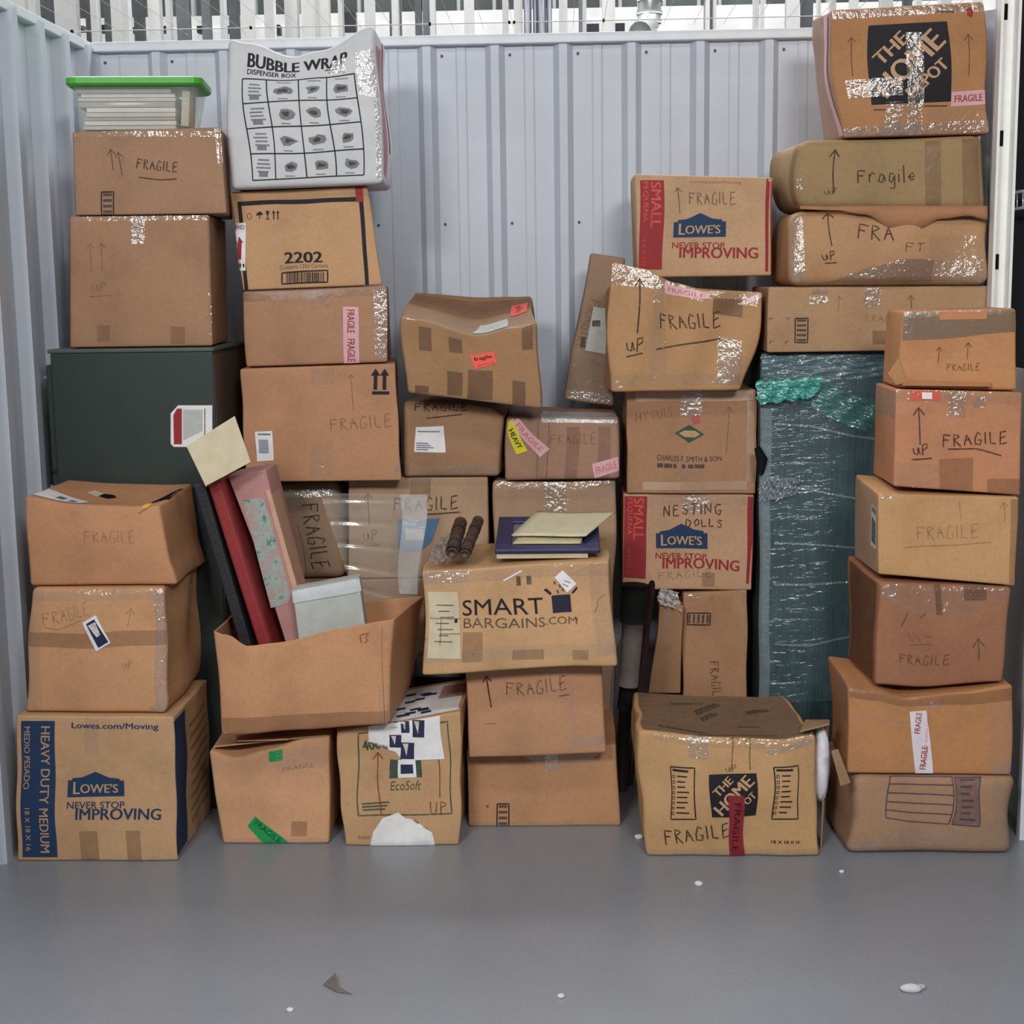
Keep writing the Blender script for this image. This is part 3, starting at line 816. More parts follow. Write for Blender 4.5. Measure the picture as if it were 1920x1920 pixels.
# dark green filing cabinet behind
def cabinet():
    Y = 4.29
    tl, tr = at(80, 652, Y), at(398, 655, Y)
    x0, x1, ztop, dep = tl[0], tr[0], (tl[2] + tr[2]) / 2, 0.46
    m = paint('dark_green_enamel', (42, 54, 51), 0.48, 0.4, 1.15, var=0.05, vscale=8.0)
    m2 = paint('cabinet_back', (72, 64, 58), 0.5, 0.4, 1.15, var=0.05, vscale=8.0)
    root = empty('filing_cabinet', ((x0 + x1) / 2, Y, 0), 'tall dark green metal filing cabinet standing side-on at the left wall', 'cabinet')
    def bx(nm, a, b, mat, bev=0.004):
        a, b = np.array(a), np.array(b); v, f = box_vf((a + b) / 2, b - a); o = mesh_obj(nm, v, f, mat, root, False)
        if bev: bv = o.modifiers.new('edge', 'BEVEL'); bv.width = bev; bv.segments = 2
        return o
    bx('body', (x0 + 0.02, Y, 0.0), (x1, Y + dep, ztop - 0.012), m)
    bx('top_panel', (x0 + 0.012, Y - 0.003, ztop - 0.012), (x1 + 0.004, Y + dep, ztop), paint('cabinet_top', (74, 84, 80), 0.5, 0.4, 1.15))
    bx('back_panel', (x1, Y + 0.008, 0.02), (x1 + 0.002, Y + dep - 0.008, ztop - 0.02), m2, 0)
    n = 4; hz = (ztop - 0.10) / n
    for k in range(n):
        z = 0.06 + k * hz
        dr = bx('drawer_front', (x0, Y + 0.015, z + 0.006), (x0 + 0.022, Y + dep - 0.015, z + hz - 0.006), m)
        zz = z + hz * 0.84
        yy = Y + dep / 2
        v, f = tube_vf([(x0, Y + 0.05, zz), (x0 - 0.018, Y + 0.055, zz + 0.008), (x0 - 0.022, Y + 0.08, zz), (x0 - 0.022, Y + 0.2, zz), (x0 - 0.018, Y + 0.225, zz + 0.004), (x0, Y + 0.23, zz)], 0.005, 8)
        h = mesh_obj('handle', v, f, MCHROME, dr, origin=root.location)
    # white and red label at the right end of the side
    def pl(nm, pts, mat, off):
        V = [at(x, y, Y - off) for x, y in pts]
        mesh_obj(nm, V, [tuple(range(len(V)))], mat, root, False)
    pl('sticker', [(320, 775), (334, 760), (398, 760), (398, 800), (398, 838), (326, 838), (320, 832)], PAPER, 0.001)
    pl('sticker_band', [(325, 778), (332, 766), (341, 766), (341, 833), (326, 833)], INK_RED, 0.0016)
    pl('sticker_print', [(343, 768), (380, 768), (380, 808), (343, 826)], ink('sticker_grey', (172, 178, 174), 0.9), 0.0016)
    pl('sticker_print', [(383, 766), (385, 766), (385, 830), (383, 830)], INK_GREY, 0.0018)
    return ztop
CABZ = cabinet()
A5 = Carton('big plain brown box standing directly on the green cabinet', [(131, 406), (391, 403), (398, 647), (131, 647)], 4.33, 0.38, (140, 106, 79), skew=-0.10, on=float(CABZ), n=0.002, seed=5, r=0.006)
c = A5
c.quad('packing_tape', TAPE_CLEAR, [(131, 406), (391, 403), (391, 412), (131, 415)])
c.quad('packing_tape', TAPE_SHINY, [(246, 404), (272, 404), (272, 456), (248, 456)])
c.quad('packing_tape', TAPE_SHINY, [(388, 405), (394, 405), (400, 645), (393, 645)])
c.rect('packing_tape', TAPE_BROWN, 182, 610, 206, 640); c.rect('packing_tape', TAPE_BROWN, 320, 612, 347, 645)
c.arrow(172, 510, 170, 455, 7, 2, MARK_FAINT); c.arrow(192, 505, 191, 453, 7, 2, MARK_FAINT)
c.hand('uP', 175, 545, 16, 14, 0, 2, MARK_FAINT, underline=[(168, 556), (210, 554)])
c.quad('shipping_label', PAPER_GREY, [(0.55, 0.72), (0.98, 0.72), (0.98, 0.98), (0.55, 0.98)], face='left')
c.poly('label_print', INK_BLACK, [(0.8, 0.74), (0.95, 0.74), (0.95, 0.80), (0.8, 0.80)], face='left', eps=0.002)
c.poly('label_print', INK_BLACK, [(0.8, 0.85), (0.95, 0.85), (0.95, 0.92), (0.8, 0.92)], face='left', eps=0.002)

A6 = Carton('brown box marked FRAGILE with two thin arrows under the clear tote', [(136, 247), (415, 238), (425, 402), (141, 404)], 4.33, 0.38, (138, 105, 80), skew=-0.17, on=A5, n=0.002, seed=6)
c = A6
c.arrow(213, 320, 208, 281, 8, 2.4, MARK_MID); c.arrow(230, 330, 222, 287, 7, 2.4, MARK_MID)
c.hand('FRAGILE', 257, 316, 17, 12, 4, 2.4, MARK, underline=[(260, 333), (300, 337), (331, 334)])
c.stamp(191, 360, 214, 402, 4, INK_BLACK, 2.2)
c.quad('packing_tape', TAPE_SHINY, [(403, 242), (415, 240), (420, 305), (410, 310)])
c.rect('packing_tape', TAPE_CLEAR, 140, 246, 412, 256)

# clear tote with green lid, files inside
def tote():
    Y = 4.37; z0 = A6.topz + 0.002
    tl, tr = at(134, 156, Y), at(368, 160, Y)
    bl, br = at(150, 243, Y), at(356, 243, Y)
    ztop = (tl[2] + tr[2]) / 2
    root = empty('storage_tote', ((tl[0] + tr[0]) / 2, Y, z0), 'clear plastic tote of white papers with a green lid', 'tote')
    dep = 0.25
    def ring(x0, x1, y0, y1, z, r=0.03):
        P = []
        for cx, cy, a0 in ((x1 - r, y0 + r, -90), (x1 - r, y1 - r, 0), (x0 + r, y1 - r, 90), (x0 + r, y0 + r, 180)):
            for k in range(5):
                a = math.radians(a0 + k * 22.5); P.append((cx + r * math.cos(a), cy + r * math.sin(a), z))
        return P
    V = ring(bl[0], br[0], Y + 0.012, Y + dep - 0.03, z0) + ring(tl[0], tr[0], Y, Y + dep, ztop)
    n = 20
    F = [(i, (i + 1) % n, n + (i + 1) % n, n + i) for i in range(n)] + [tuple(range(n))[::-1]]
    m, nt, p, tc = new_mat('clear_tote_plastic')
    p.inputs['Base Color'].default_value = (0.72, 0.78, 0.76, 1); p.inputs['Roughness'].default_value = 0.12; p.inputs['Alpha'].default_value = 0.16
    o = mesh_obj('tub', V, F, m, root); md = o.modifiers.new('thickness', 'SOLIDIFY'); md.thickness = 0.002
    lid = paint('green_lid', (62, 150, 46), 0.4, 0.4, 1.2)
    V = []
    zz = [(0.0, -0.004), (0.006, 0.002), (0.006, 0.018), (0.0, 0.021)]
    for ex, dz in zz: V += ring(tl[0] - 0.008 - ex, tr[0] + 0.008 + ex, Y - 0.012 - ex, Y + dep + 0.012 + ex, ztop + dz, 0.035)
    V += ring(tl[0] + 0.03, tr[0] - 0.03, Y + 0.03, Y + dep - 0.03, ztop + 0.019, 0.03)
    F = [(r * n + i, r * n + (i + 1) % n, (r + 1) * n + (i + 1) % n, (r + 1) * n + i) for r in range(4) for i in range(n)] + [tuple(range(4 * n, 5 * n)), tuple(range(n))[::-1]]
    mesh_obj('lid', V, F, lid, root, False)
    # paper stacks
    rng = random.Random(7); cols = [(196, 192, 182), (214, 211, 204), (164, 160, 152)]
    z = z0 + 0.004; k = 0
    while z < ztop - 0.020:
        h = rng.uniform(0.010, 0.017); t = (z - z0) / (ztop - z0)
        a = bl[0] + (tl[0] - bl[0]) * t + 0.008 + rng.uniform(0.0, 0.024); b = a + 0.29 + rng.uniform(-0.02, 0.03)
        b = min(b, br[0] - 0.045)
        v, f = box_vf(((a + b) / 2, Y + 0.018 + 0.09, z + h / 2), (b - a, 0.17, h - 0.002), Matrix.Rotation(rng.uniform(-0.02, 0.02), 3, 'Z'))
        mesh_obj('paper_stack', v, f, paint('file_paper', cols[k % 3], 0.7, 0.2, 1.2), root, False)
        z += h; k += 1
    a, b = at(338, 242, Y), at(352, 162, Y)
    v, f = box_vf((br[0] - 0.018, Y + 0.11, (z0 + ztop) / 2), (0.022, 0.15, ztop - z0 - 0.03), Matrix.Rotation(math.radians(5), 3, 'Y'))
    mesh_obj('paper_stack', v, f, paint('file_paper', (190, 182, 160), 0.7, 0.2, 1.2), root, False)
    root.rotation_euler.z = math.radians(7.0)
tote()

# ---------------- second column, front
B1 = Carton('open-flapped box with green tape standing on the floor', [(394, 1408), (620, 1378), (615, 1582), (418, 1583)], 0, 0.30, (176, 132, 96), floor=True, n=0.003, seed=11, r=0.008, bk=[(0, 0.03), (0, 0.0), (0, 0), (0, 0)],
            top=[(0, 0.0), (0.2, -0.030), (0.5, -0.020), (0.8, 0.0), (1, 0)])
c = B1
c.quad('green_tape', TAPE_GREEN, [(463, 1550), (480, 1532), (541, 1580), (500, 1584)], label='green printed tape strip')
c.text('FRAGILE', 503, 1560, 56, 10, 38, ink('tape_dark', (8, 62, 36), 0.8), 'tape_lettering', eps=0.002)
c.rect('green_tape', TAPE_GREEN, 508, 1396, 531, 1418)
c.rect('packing_tape', TAPE_BROWN, 545, 1540, 578, 1568); c.quad('packing_tape', TAPE_CLEAR, [(418, 1572), (612, 1572), (613, 1582), (418, 1583)])
c.rect('packing_tape', TAPE_CLEAR, 520, 1400, 615, 1440)
c.text('FRAGILE', 560, 1436, 60, 8, 0, MARK_FAINT, 'faded_print')
def flap(owner, pts, thick, mat, name='flap'):
    P = np.array([at(x, y, Y) for x, y, Y in pts])
    nrm = np.cross(P[1] - P[0], P[3] - P[0]); nrm /= np.linalg.norm(nrm)
    V = np.concatenate([P, P + nrm * thick])
    n = 4
    F = [(0, 1, 2, 3), (7, 6, 5, 4)] + [(i, i + 4, (i + 1) % 4 + 4, (i + 1) % 4) for i in range(4)]
    o = mesh_obj(name, V, F, mat, owner.root, False)
    bv = o.modifiers.new('edge', 'BEVEL'); bv.width = 0.0015; bv.segments = 1
    return o
yb1 = B1.Y
flap(B1, [(400, 1402, yb1 + 0.0), (612, 1380, yb1 + 0.0), (600, 1372, yb1 + 0.14), (420, 1384, yb1 + 0.14)], 0.004, card((172, 134, 98)))
flap(B1, [(445, 1391, yb1 - 0.015), (540, 1388, yb1 - 0.015), (600, 1377, yb1 + 0.12), (440, 1380, yb1 + 0.12)], 0.004, card((170, 130, 94)))

B3 = Carton('box with green printed frame, torn white labels and red arrows on the floor', [(632, 1372), (868, 1334), (858, 1586), (645, 1586)], 0, 0.36, (166, 131, 93), floor=True, n=0.003, seed=12, r=0.006,
            left=[(0, 0.0), (0.12, 0.0), (0.5, 0), (1, 0)])
c = B3
c.stroke([[(672, 1376), (672, 1526), (842, 1526), (842, 1352), (672, 1376)]], 2.4, INK_GREEN, 'printed_frame')
c.text('400', 694, 1397, 30, 20, -8, INK_GREEN, bold=0.02)
c.text('EcoSoft', 757, 1473, 54, 18, 0, INK_GREEN, shear=0.2)
c.rect('logo', INK_GREEN, 729, 1424, 786, 1458)
c.quad('torn_label', PAPER, [(690, 1362), (826, 1342), (830, 1424), (752, 1424)], eps=0.002)
c.poly('torn_label', PAPER, [(690, 1392), (690, 1362), (760, 1352), (752, 1412), (726, 1408), (722, 1392)], eps=0.0021)
NAVY = ink('navy_print', (40, 46, 72), 0.92)
for x, y, w, h in ((726, 1378, 22, 24), (748, 1392, 26, 30), (770, 1350, 24, 32), (748, 1352, 16, 22), (728, 1352, 14, 12)):
    c.rect('label_print', NAVY, x, y, x + w, y + h, eps=0.0026)
    c.poly('label_print', INK_WHITE, [(x + 3, y + 2), (x + w * 0.55, y + 2), (x + w * 0.45, y + h * 0.8)], eps=0.003)
c.rect('torn_label', PAPER, 744, 1424, 776, 1458, eps=0.0021); c.rect('label_print', NAVY, 749, 1432, 771, 1450, eps=0.0026)
for k in range(3): c.rect('printed_lettering', INK_GREEN, 680, 1502 + k * 6, 728 - k * 4, 1505 + k * 6)
c.arrow(713, 1524, 705, 1412, 9, 2.6, MARK_RED); c.arrow(822, 1494, 816, 1376, 9, 2.6, MARK_RED)
c.hand('UP', 805, 1526, 24, 17, 0, 2.6, MARK_RED)
c.poly('torn_label', PAPER, [(694, 1587), (700, 1556), (716, 1532), (745, 1522), (760, 1532), (775, 1534), (778, 1552), (806, 1560), (814, 1587)], eps=0.002)
c.stroke([[(704, 1564), (716, 1560)], [(724, 1536), (730, 1540), (726, 1546)]], 1.6, MARK_MID)
c.text('EcoSoft', 682, 1568, 22, 7, 0, INK_GREEN)
c.quad('torn_label', PAPER, [(0.38, 0.02), (0.98, 0.05), (0.95, 0.9), (0.42, 0.9)], face='top')
rt = random.Random(4)
for k in range(14):
    u, w = 0.40 + rt.random() * 0.28, 0.05 + rt.random() * 0.7
    c.quad('label_print', NAVY, [(u, w), (u + 0.09, w), (u + 0.09, w + 0.06), (u, w + 0.06)], face='top', eps=0.002)
c.quad('red_patch', ink('pink_print', (170, 110, 100), 0.6), [(0.78, 0.45), (0.97, 0.45), (0.97, 0.85), (0.78, 0.85)], face='top', eps=0.002)

B2 = Carton('open orange-brown box tilted to the left, holding albums', [(398, 1193), (738, 1164), (732, 1358), (415, 1380)], 3.92, 0.36, (168, 122, 85), n=0.003, seed=13, r=0.010, open_top=True,
            bk=[(0.0, 0.0), (0.045, -0.01), (0.02, 0.005), (0, 0.005)], top=[(0, 0.012), (0.07, 0.0), (0.2, -0.036), (0.35, -0.034), (0.7, -0.010), (1, 0.004)], topw=4, bf=0.012)
c = B2
c.quad('packing_tape', TAPE_BROWN, [(416, 1346), (730, 1330), (731, 1357), (417, 1378)])
c.stroke([[(676, 1188), (692, 1186), (686, 1194), (690, 1200), (684, 1204)], [(676, 1190), (678, 1204)]], 2.2, MARK_RED)
c.stroke([[(716, 1178), (722, 1270), (724, 1354)]], 1.6, MARK_FAINT, 'crease')
c.rect('packing_tape', TAPE_CLEAR, 712, 1280, 736, 1350)

# things standing in the open box
def slab(name, label, cat, p0, p1, thick, depth, Y, mat, r=0.006, twist=0.0):
    """upright slab seen edge on: p0 bottom px, p1 top px of its centre line"""
    a, b = at(*p0, Y), at(*p1, Y)
    ax = b - a; L_ = np.linalg.norm(ax); ax /= L_
    rt_ = np.cross(np.array([0, 1.0, 0]), ax); rt_ /= np.linalg.norm(rt_)
    dp = np.cross(ax, rt_)
    if dp[1] < 0: dp = -dp
    root = empty(name, a, label, cat)
    root['group'] = 'albums in the open box'
    def part(nm, u0, u1, w0, w1, t0, t1, m, rr=0.003):
        V, F = box_vf((0, 0, 0), (1, 1, 1))
        cen = a + rt_ * (u0 + u1) / 2 + dp * (w0 + w1) / 2 + ax * (t0 + t1) / 2
        R = np.stack([rt_, dp, ax], 1)
        v, f = box_vf(cen, (u1 - u0, w1 - w0, t1 - t0), R)
        o = mesh_obj(nm, v, f, m, root, False)
        if rr: bv = o.modifiers.new('edge', 'BEVEL'); bv.width = rr; bv.segments = 3
        return o
    return root, part, L_
MBLK = paint('black_leatherette', (38, 38, 42), 0.45, 0.4, 1.1, bmp=0.3, bscale=90)
MRED = paint('red_leatherette', (130, 42, 44), 0.45, 0.4, 1.2, bmp=0.2, bscale=90)
MPINK = paint('pink_cover', (166, 122, 120), 0.6, 0.3, 1.2)
MPAGE = paint('page_edges', (190, 182, 165), 0.8, 0.1, 1.1)
r_, pt, L_ = slab('photo_album', 'black photo album leaning left in the open box', 'album', (470, 1228), (376, 905), 0.04, 0.25, 4.02, MBLK)
pt('cover', -0.020, -0.015, 0, 0.20, 0, L_, MBLK); pt('cover', 0.007, 0.012, 0, 0.20, 0, L_, MBLK); pt('spine', -0.020, 0.012, -0.008, 0.004, 0, L_, MBLK, 0.005); pt('pages', -0.0145, 0.0065, 0.006, 0.19, 0.01, L_ - 0.01, MPAGE, 0)
r_, pt, L_ = slab('photo_album', 'red photo album leaning between the black and the pink one', 'album', (503, 1222), (400, 893), 0.05, 0.25, 4.03, MRED)
pt('cover', -0.020, -0.015, 0, 0.20, 0, L_, MRED); pt('cover', 0.014, 0.019, 0, 0.20, 0, L_, MRED); pt('spine', -0.020, 0.019, -0.014, 0.004, 0, L_, MRED, 0.012); pt('pages', -0.0145, 0.0135, 0.006, 0.19, 0.01, L_ - 0.01, MPAGE, 0)
def prism(name, root, poly, Y, dep, mat, bev=0.003):
    P = np.array([at(x, y, Y) for x, y in poly]); n = len(P)
    V = np.concatenate([P, P + np.array([0.0, dep, 0.0])])
    F = [tuple(range(n)), tuple(range(n, 2 * n))[::-1]] + [(i, i + n, (i + 1) % n + n, (i + 1) % n) for i in range(n)]
    o = mesh_obj(name, V, F, mat, root, False)
    if bev: bv = o.modifiers.new('edge', 'BEVEL'); bv.width = bev; bv.segments = 2
    return o
root = empty('album_case', at(545, 1222, 4.08), 'pink album case with a pale green floral panel in the open box', 'album')
prism('case', root, [(427, 893), (498, 881), (556, 1120), (562, 1215), (541, 1222), (484, 1040)], 4.08, 0.16, MPINK)
m, nt, p, tc = new_mat('floral_print')
n1 = noise(nt, tc, 26.0, 4, 0.7)
rr_ = ramp(nt, n1.outputs['Fac'], [(0.36, lin((92, 108, 104))), (0.46, lin((150, 172, 164))), (0.6, lin((168, 140, 140))), (0.75, lin((190, 160, 156)))])
nt.links.new(rr_.outputs[0], p.inputs['Base Color']); p.inputs['Roughness'].default_value = 0.6
prism('floral_panel', root, [(455, 938), (494, 932), (546, 1118), (540, 1132), (508, 1140), (492, 1080)], 4.0785, 0.0012, m, 0)
prism('cover_edge', root, [(497, 920), (506, 918), (561, 1112), (553, 1124)], 4.076, 0.12, paint('tan_edge', (176, 140, 118), 0.6), 0.0015)
root = None
# folded cream card resting on the albums
P = [at(350, 836, 3.985), at(440, 780, 4.02), at(470, 866, 3.99), at(386, 911, 3.95)]
root = empty('folded_card', P[3], 'folded cream card lying over the tops of the albums', 'card')
V = np.array(P); nrm = np.cross(V[1] - V[0], V[3] - V[0]); nrm /= np.linalg.norm(nrm)
V2 = np.concatenate([V, V + nrm * 0.004, ])
mesh_obj('sheet', V2, [(0, 1, 2, 3), (7, 6, 5, 4)] + [(i, (i + 1) % 4, (i + 1) % 4 + 4, i + 4) for i in range(4)], PAPER_CREAM, root, False)
Q = np.array([P[0], P[3], P[3] + np.array([-0.005, 0.03, -0.004]), P[0] + np.array([-0.004, 0.03, -0.004])])
mesh_obj('folded_edge', np.concatenate([Q, Q + np.array([0, 0, -0.003])]), [(0, 1, 2, 3), (7, 6, 5, 4)] + [(i, (i + 1) % 4, (i + 1) % 4 + 4, i + 4) for i in range(4)], PAPER_CREAM, root, False)
# flat rolled mailer between card and wall of pink case
WB = Carton('small white carton with a lid tilted in the open box', [(548, 1106), (672, 1083), (687, 1196), (563, 1216)], 4.02, 0.05, (176, 180, 182), name='small_white_carton', n=0.001, seed=14, r=0.003, mat=PAPER_GREY, body='tray')
WB.quad('lid', paint('lid_board', (182, 187, 189), 0.6, 0.3, 1.2), [(546, 1104), (673, 1081), (677, 1108), (550, 1131)], eps=0.003)
WB.quad('lid', PAPER_GREY, [(-0.0, 0.0), (1, 0.0), (1, 1), (0, 1)], face='top', eps=0.003)

# ---------------- back stack behind the open box
C5b = Carton('tall plain brown box standing on the floor behind the open box', [(556, 1092), (795, 1084), (795, 1290), (556, 1290)], 4.50, 0.44, (140, 110, 84), on=0.0, n=0.003, seed=20)
C4 = Carton('bulging film-wrapped box with FRAGILE running downwards beside the pink case', [(508, 906), (636, 900), (643, 1086), (518, 1090)], 4.53, 0.36, (130, 108, 88), on=C5b, n=0.004, seed=21, r=0.03, bf=0.02, br=0.010)
c = C4
c.hand('FRAGILE', 566, 948, 30, 19, 82, 2.8, MARK)
c.quad('plastic_wrap', WRAP_CLEAR, [(510, 904), (640, 900), (642, 930), (512, 934)], eps=0.004)
c.quad('packing_tape', TAPE_SHINY, [(512, 908), (640, 902), (640, 916), (512, 922)])
c.quad('packing_tape', TAPE_PINK, [(519, 914), (532, 912), (533, 930), (520, 932)], eps=0.002)
c.stroke([[(556, 980), (566, 1020), (572, 1080)]], 2, MARK_FAINT, 'crease')
C5 = Carton('brown box reading FRAGILE above an UP mark, half veiled by clear film', [(654, 897), (915, 894), (916, 1072), (652, 1081)], 4.51, 0.40, (152, 126, 99), on=C5b, n=0.002, seed=22)
c = C5
c.hand('FRAGILE', 742, 955, 22, 19, -1, 2.8, MARK, underline=[(800, 962), (864, 960)])
c.arrow(694, 985, 691, 925, 8, 2.2, MARK_MID); c.hand('uP', 682, 1012, 18, 16, 0, 2.4, MARK_MID, underline=[(680, 1024), (712, 1022)])
c.rect('packing_tape', TAPE_BROWN, 770, 896, 808, 930); c.rect('packing_tape', TAPE_CLEAR, 656, 897, 914, 910)
c.poly('blue_label', paint('blue_label', (76, 110, 142), 0.6), [(748, 972), (826, 970), (812, 1014), (790, 1034), (748, 1034)], eps=0.002)
c.rect('label_print', INK_WHITE, 762, 990, 796, 1012, eps=0.0025)

# clear air-pillow film hanging in front
def film_sheet():
    Y = 4.36
    root = empty('plastic_film', at(700, 1130, Y), 'clear ridged plastic film standing behind the small white carton', 'plastic film')
    nu, nv = 40, 60; V = []
    for i in range(nu + 1):
        for j in range(nv + 1):
            u, v = i / nu, j / nv
            x = (600 + 70 * v) * (1 - u) + (804 - 26 * v) * u; y = 926 * (1 - v) + (1140 + 30 * u) * v
            p = at(x, y, Y); p[1] += 0.006 * max(0.0, math.sin(v * 2 * math.pi * 5.2)) ** 4 * (1 - u * 0.9) + 0.010 * math.sin(u * 5 + v * 2)
            V.append(p)
    F = [(i * (nv + 1) + j, i * (nv + 1) + j + 1, (i + 1) * (nv + 1) + j + 1, (i + 1) * (nv + 1) + j) for i in range(nu) for j in range(nv)]
    mesh_obj('sheet', V, F, film('pillow_film', (205, 205, 198), 0.15, 0.2, 0.3, 14.0, 0.05, gloss=0.07), root)
    V = []
    for j in range(31):
        v = j / 30
        for u in (0, 1):
            p = at(751 + u * (50 - 16 * v) + 4 * math.sin(v * 6), 926 + v * 186, Y); p[1] -= 0.014 - 0.006 * math.sin(v * 9 + u)
            V.append(p)
    mesh_obj('seam_strip', V, [(2 * j, 2 * j + 1, 2 * j + 3, 2 * j + 2) for j in range(30)], film('milky_film', (196, 202, 206), 0.42, 0.3, 0.4, 30.0, 0.12, gloss=0.05), root)
film_sheet()

C3 = Carton('brown box with two printed black up-arrows and a barcode sticker', [(451, 692), (741, 682), (751, 889), (460, 895)], 4.42, 0.44, (157, 114, 83), skew=-0.1, on=C5, n=0.002, seed=23)
c = C3
for x in (704, 721):
    c.rect('printed_arrow', INK_BLACK, x - 3.5, 701, x + 3.5, 730); c.poly('printed_arrow', INK_BLACK, [(x - 9, 704), (x, 691), (x + 9, 704)])
c.rect('printed_arrow', INK_BLACK, 698, 733, 730, 739)
c.quad('barcode_sticker', PAPER, [(479, 808), (511, 806), (512, 863), (481, 865)], eps=0.002)
for k in range(9): c.rect('barcode', ink('barcode_blue', (96, 100, 128), 0.9), 485, 823 + k * 3, 503, 825 + k * 3, eps=0.0025)
c.rect('label_print', INK_GREY, 484, 811, 508, 814, eps=0.0025)
c.hand('FRAGILE', 622, 808, 22, 18, -5, 2.6, MARK_FAINT)
c.arrow(664, 770, 657, 702, 6, 2.0, MARK_FAINT)
c.rect('packing_tape', TAPE_CLEAR, 582, 690, 626, 720); c.rect('packing_tape', TAPE_CLEAR, 580, 830, 626, 893)
c.rect('packing_tape', TAPE_SHINY, 738, 872, 749, 889)

C2 = Carton('brown box with pink FRAGILE tape running down near its right end', [(455, 547), (724, 536), (730, 684), (465, 692)], 4.45, 0.40, (147, 110, 82), skew=-0.1, on=C3, n=0.003, seed=24, r=0.008, bf=0.008, left=[(0, 0), (0.5, 0.0), (1, 0)])
c = C2
c.fragile_tape([(672, 575), (676, 683), (646, 683), (641, 575)], reps=2)
c.quad('packing_tape', TAPE_SHINY, [(700, 545), (724, 540), (730, 682), (706, 682)])
c.quad('packing_tape', TAPE_BROWN, [(456, 550), (722, 540), (722, 552), (457, 566)]); c.rect('packing_tape', TAPE_BROWN, 575, 546, 612, 575)
C1 = Carton('printed box numbered 2202 with a thick black border', [(431, 360), (690, 349), (716, 540), (456, 549)], 4.47, 0.36, (166, 129, 92), skew=-0.12, on=C2, n=0.0015, seed=25)
c = C1
c.quad('printed_border', INK_BLACK, [(445, 378), (669, 369), (669, 377), (446, 386)]); c.quad('printed_border', INK_BLACK, [(445, 380), (452, 380), (466, 546), (459, 546)])
c.quad('printed_border', INK_BLACK, [(673, 376), (681, 376), (692, 534), (685, 534)]); c.quad('printed_border', INK_RED, [(666, 349), (680, 349), (682, 378), (668, 378)], eps=0.002)
c.text('2202', 569, 482, 69, 21, -2, INK_BLACK, bold=0.03)
c.text('Contains 1250 Cartons', 570, 499, 90, 8, -2, INK_GREY)
c.stroke([[(529, 511), (614, 507), (614, 529), (529, 532), (529, 511)]], 2.6, INK_BLACK, 'barcode')
rb = random.Random(9); x = 538
while x < 606:
    w = rb.choice((1.2, 1.8, 2.6)); c.quad('barcode', INK_BLACK, [(x, 511), (x + w, 511), (x + w, 529), (x, 530)]); x += w + rb.choice((1.2, 1.8))
c.poly('printed_symbol', INK_BLACK, [(479, 404), (483, 398), (489, 397), (493, 403)]); c.stroke([[(486, 403), (486, 410)]], 1.6, INK_BLACK, 'printed_symbol')
c.poly('printed_symbol', INK_BLACK, [(498, 396), (505, 396), (503, 404), (500, 404)]); c.stroke([[(501.5, 404), (501.5, 410)], [(498, 411), (505, 411)]], 1.6, INK_BLACK, 'printed_symbol')
for xx in (513, 521): c.stroke([[(xx, 412), (xx, 397)], [(xx - 2, 400), (xx, 396), (xx + 2, 400)]], 2.0, INK_BLACK, 'printed_symbol')
c.stroke([[(463, 403), (467, 399), (471, 403), (471, 408), (467, 411), (463, 408), (463, 403)]], 1.4, INK_GREY, 'printed_symbol')
c.quad('up_label', PAPER, [(434, 419), (460, 417), (461, 508), (438, 509)], eps=0.002)
c.rect('label_print', INK_RED, 445, 454, 453, 487, eps=0.0026); c.poly('label_print', INK_RED, [(440, 456), (448, 444), (456, 455)], eps=0.0026)
c.text('END', 449, 426, 18, 8, 0, INK_BLACK, 'label_print', eps=0.0026); c.rect('label_print', INK_BLACK, 441, 495, 459, 502, eps=0.0026)
c.quad('packing_tape', TAPE_SHINY, [(0.05, 0.02), (0.5, 0.02), (0.5, 0.98), (0.05, 0.98)], face='right')

C0 = Carton('white bubble wrap dispenser box with a grid of pictures, atop the 2202 box', [(424, 82), (706, 58), (719, 337), (427, 340)], 4.42, 0.34, (196, 197, 198), skew=-0.045, name='dispenser_box', on=C1, n=0.004, seed=26, r=0.016, mat=paint('white_carton', (186, 188, 192), 0.6, 0.3, 1.18, var=0.03, bmp=0.15, bscale=18),
            top=[(0, 0.016), (0.12, 0.0), (0.45, -0.052), (0.62, -0.040), (0.97, 0.018), (1, 0.016)], topw=5, bf=0.012)
c = C0
c.text('BUBBLE WRAP', 558, 108, 190, 26, -2, INK_BLACK, bold=0.025)
c.text('DISPENSER BOX', 510, 131, 92, 10, -2, INK_BLACK, bold=0.015)
c.rect('printed_lettering', INK_GREY, 610, 121, 650, 124); c.rect('printed_lettering', INK_GREY, 618, 127, 650, 130)
G4p = [(456, 147), (669, 135), (682, 327), (472, 338)]
gp = lambda u, v: tuple((np.array(G4p[0]) * (1 - u) + np.array(G4p[1]) * u) * (1 - v) + (np.array(G4p[3]) * (1 - u) + np.array(G4p[2]) * u) * v)
for k in range(5):
    t = k / 4
    tt = [0, 0.22, 0.49, 0.745, 1][k]
    c.stroke([[gp(tt, 0), gp(tt, 1)]], 2.2, INK_BLACK, 'printed_grid'); c.stroke([[gp(0, t), gp(1, t)]], 2.2, INK_BLACK, 'printed_grid')
rg = random.Random(31); PICT = ink('halftone_print', (112, 114, 118), 0.85)
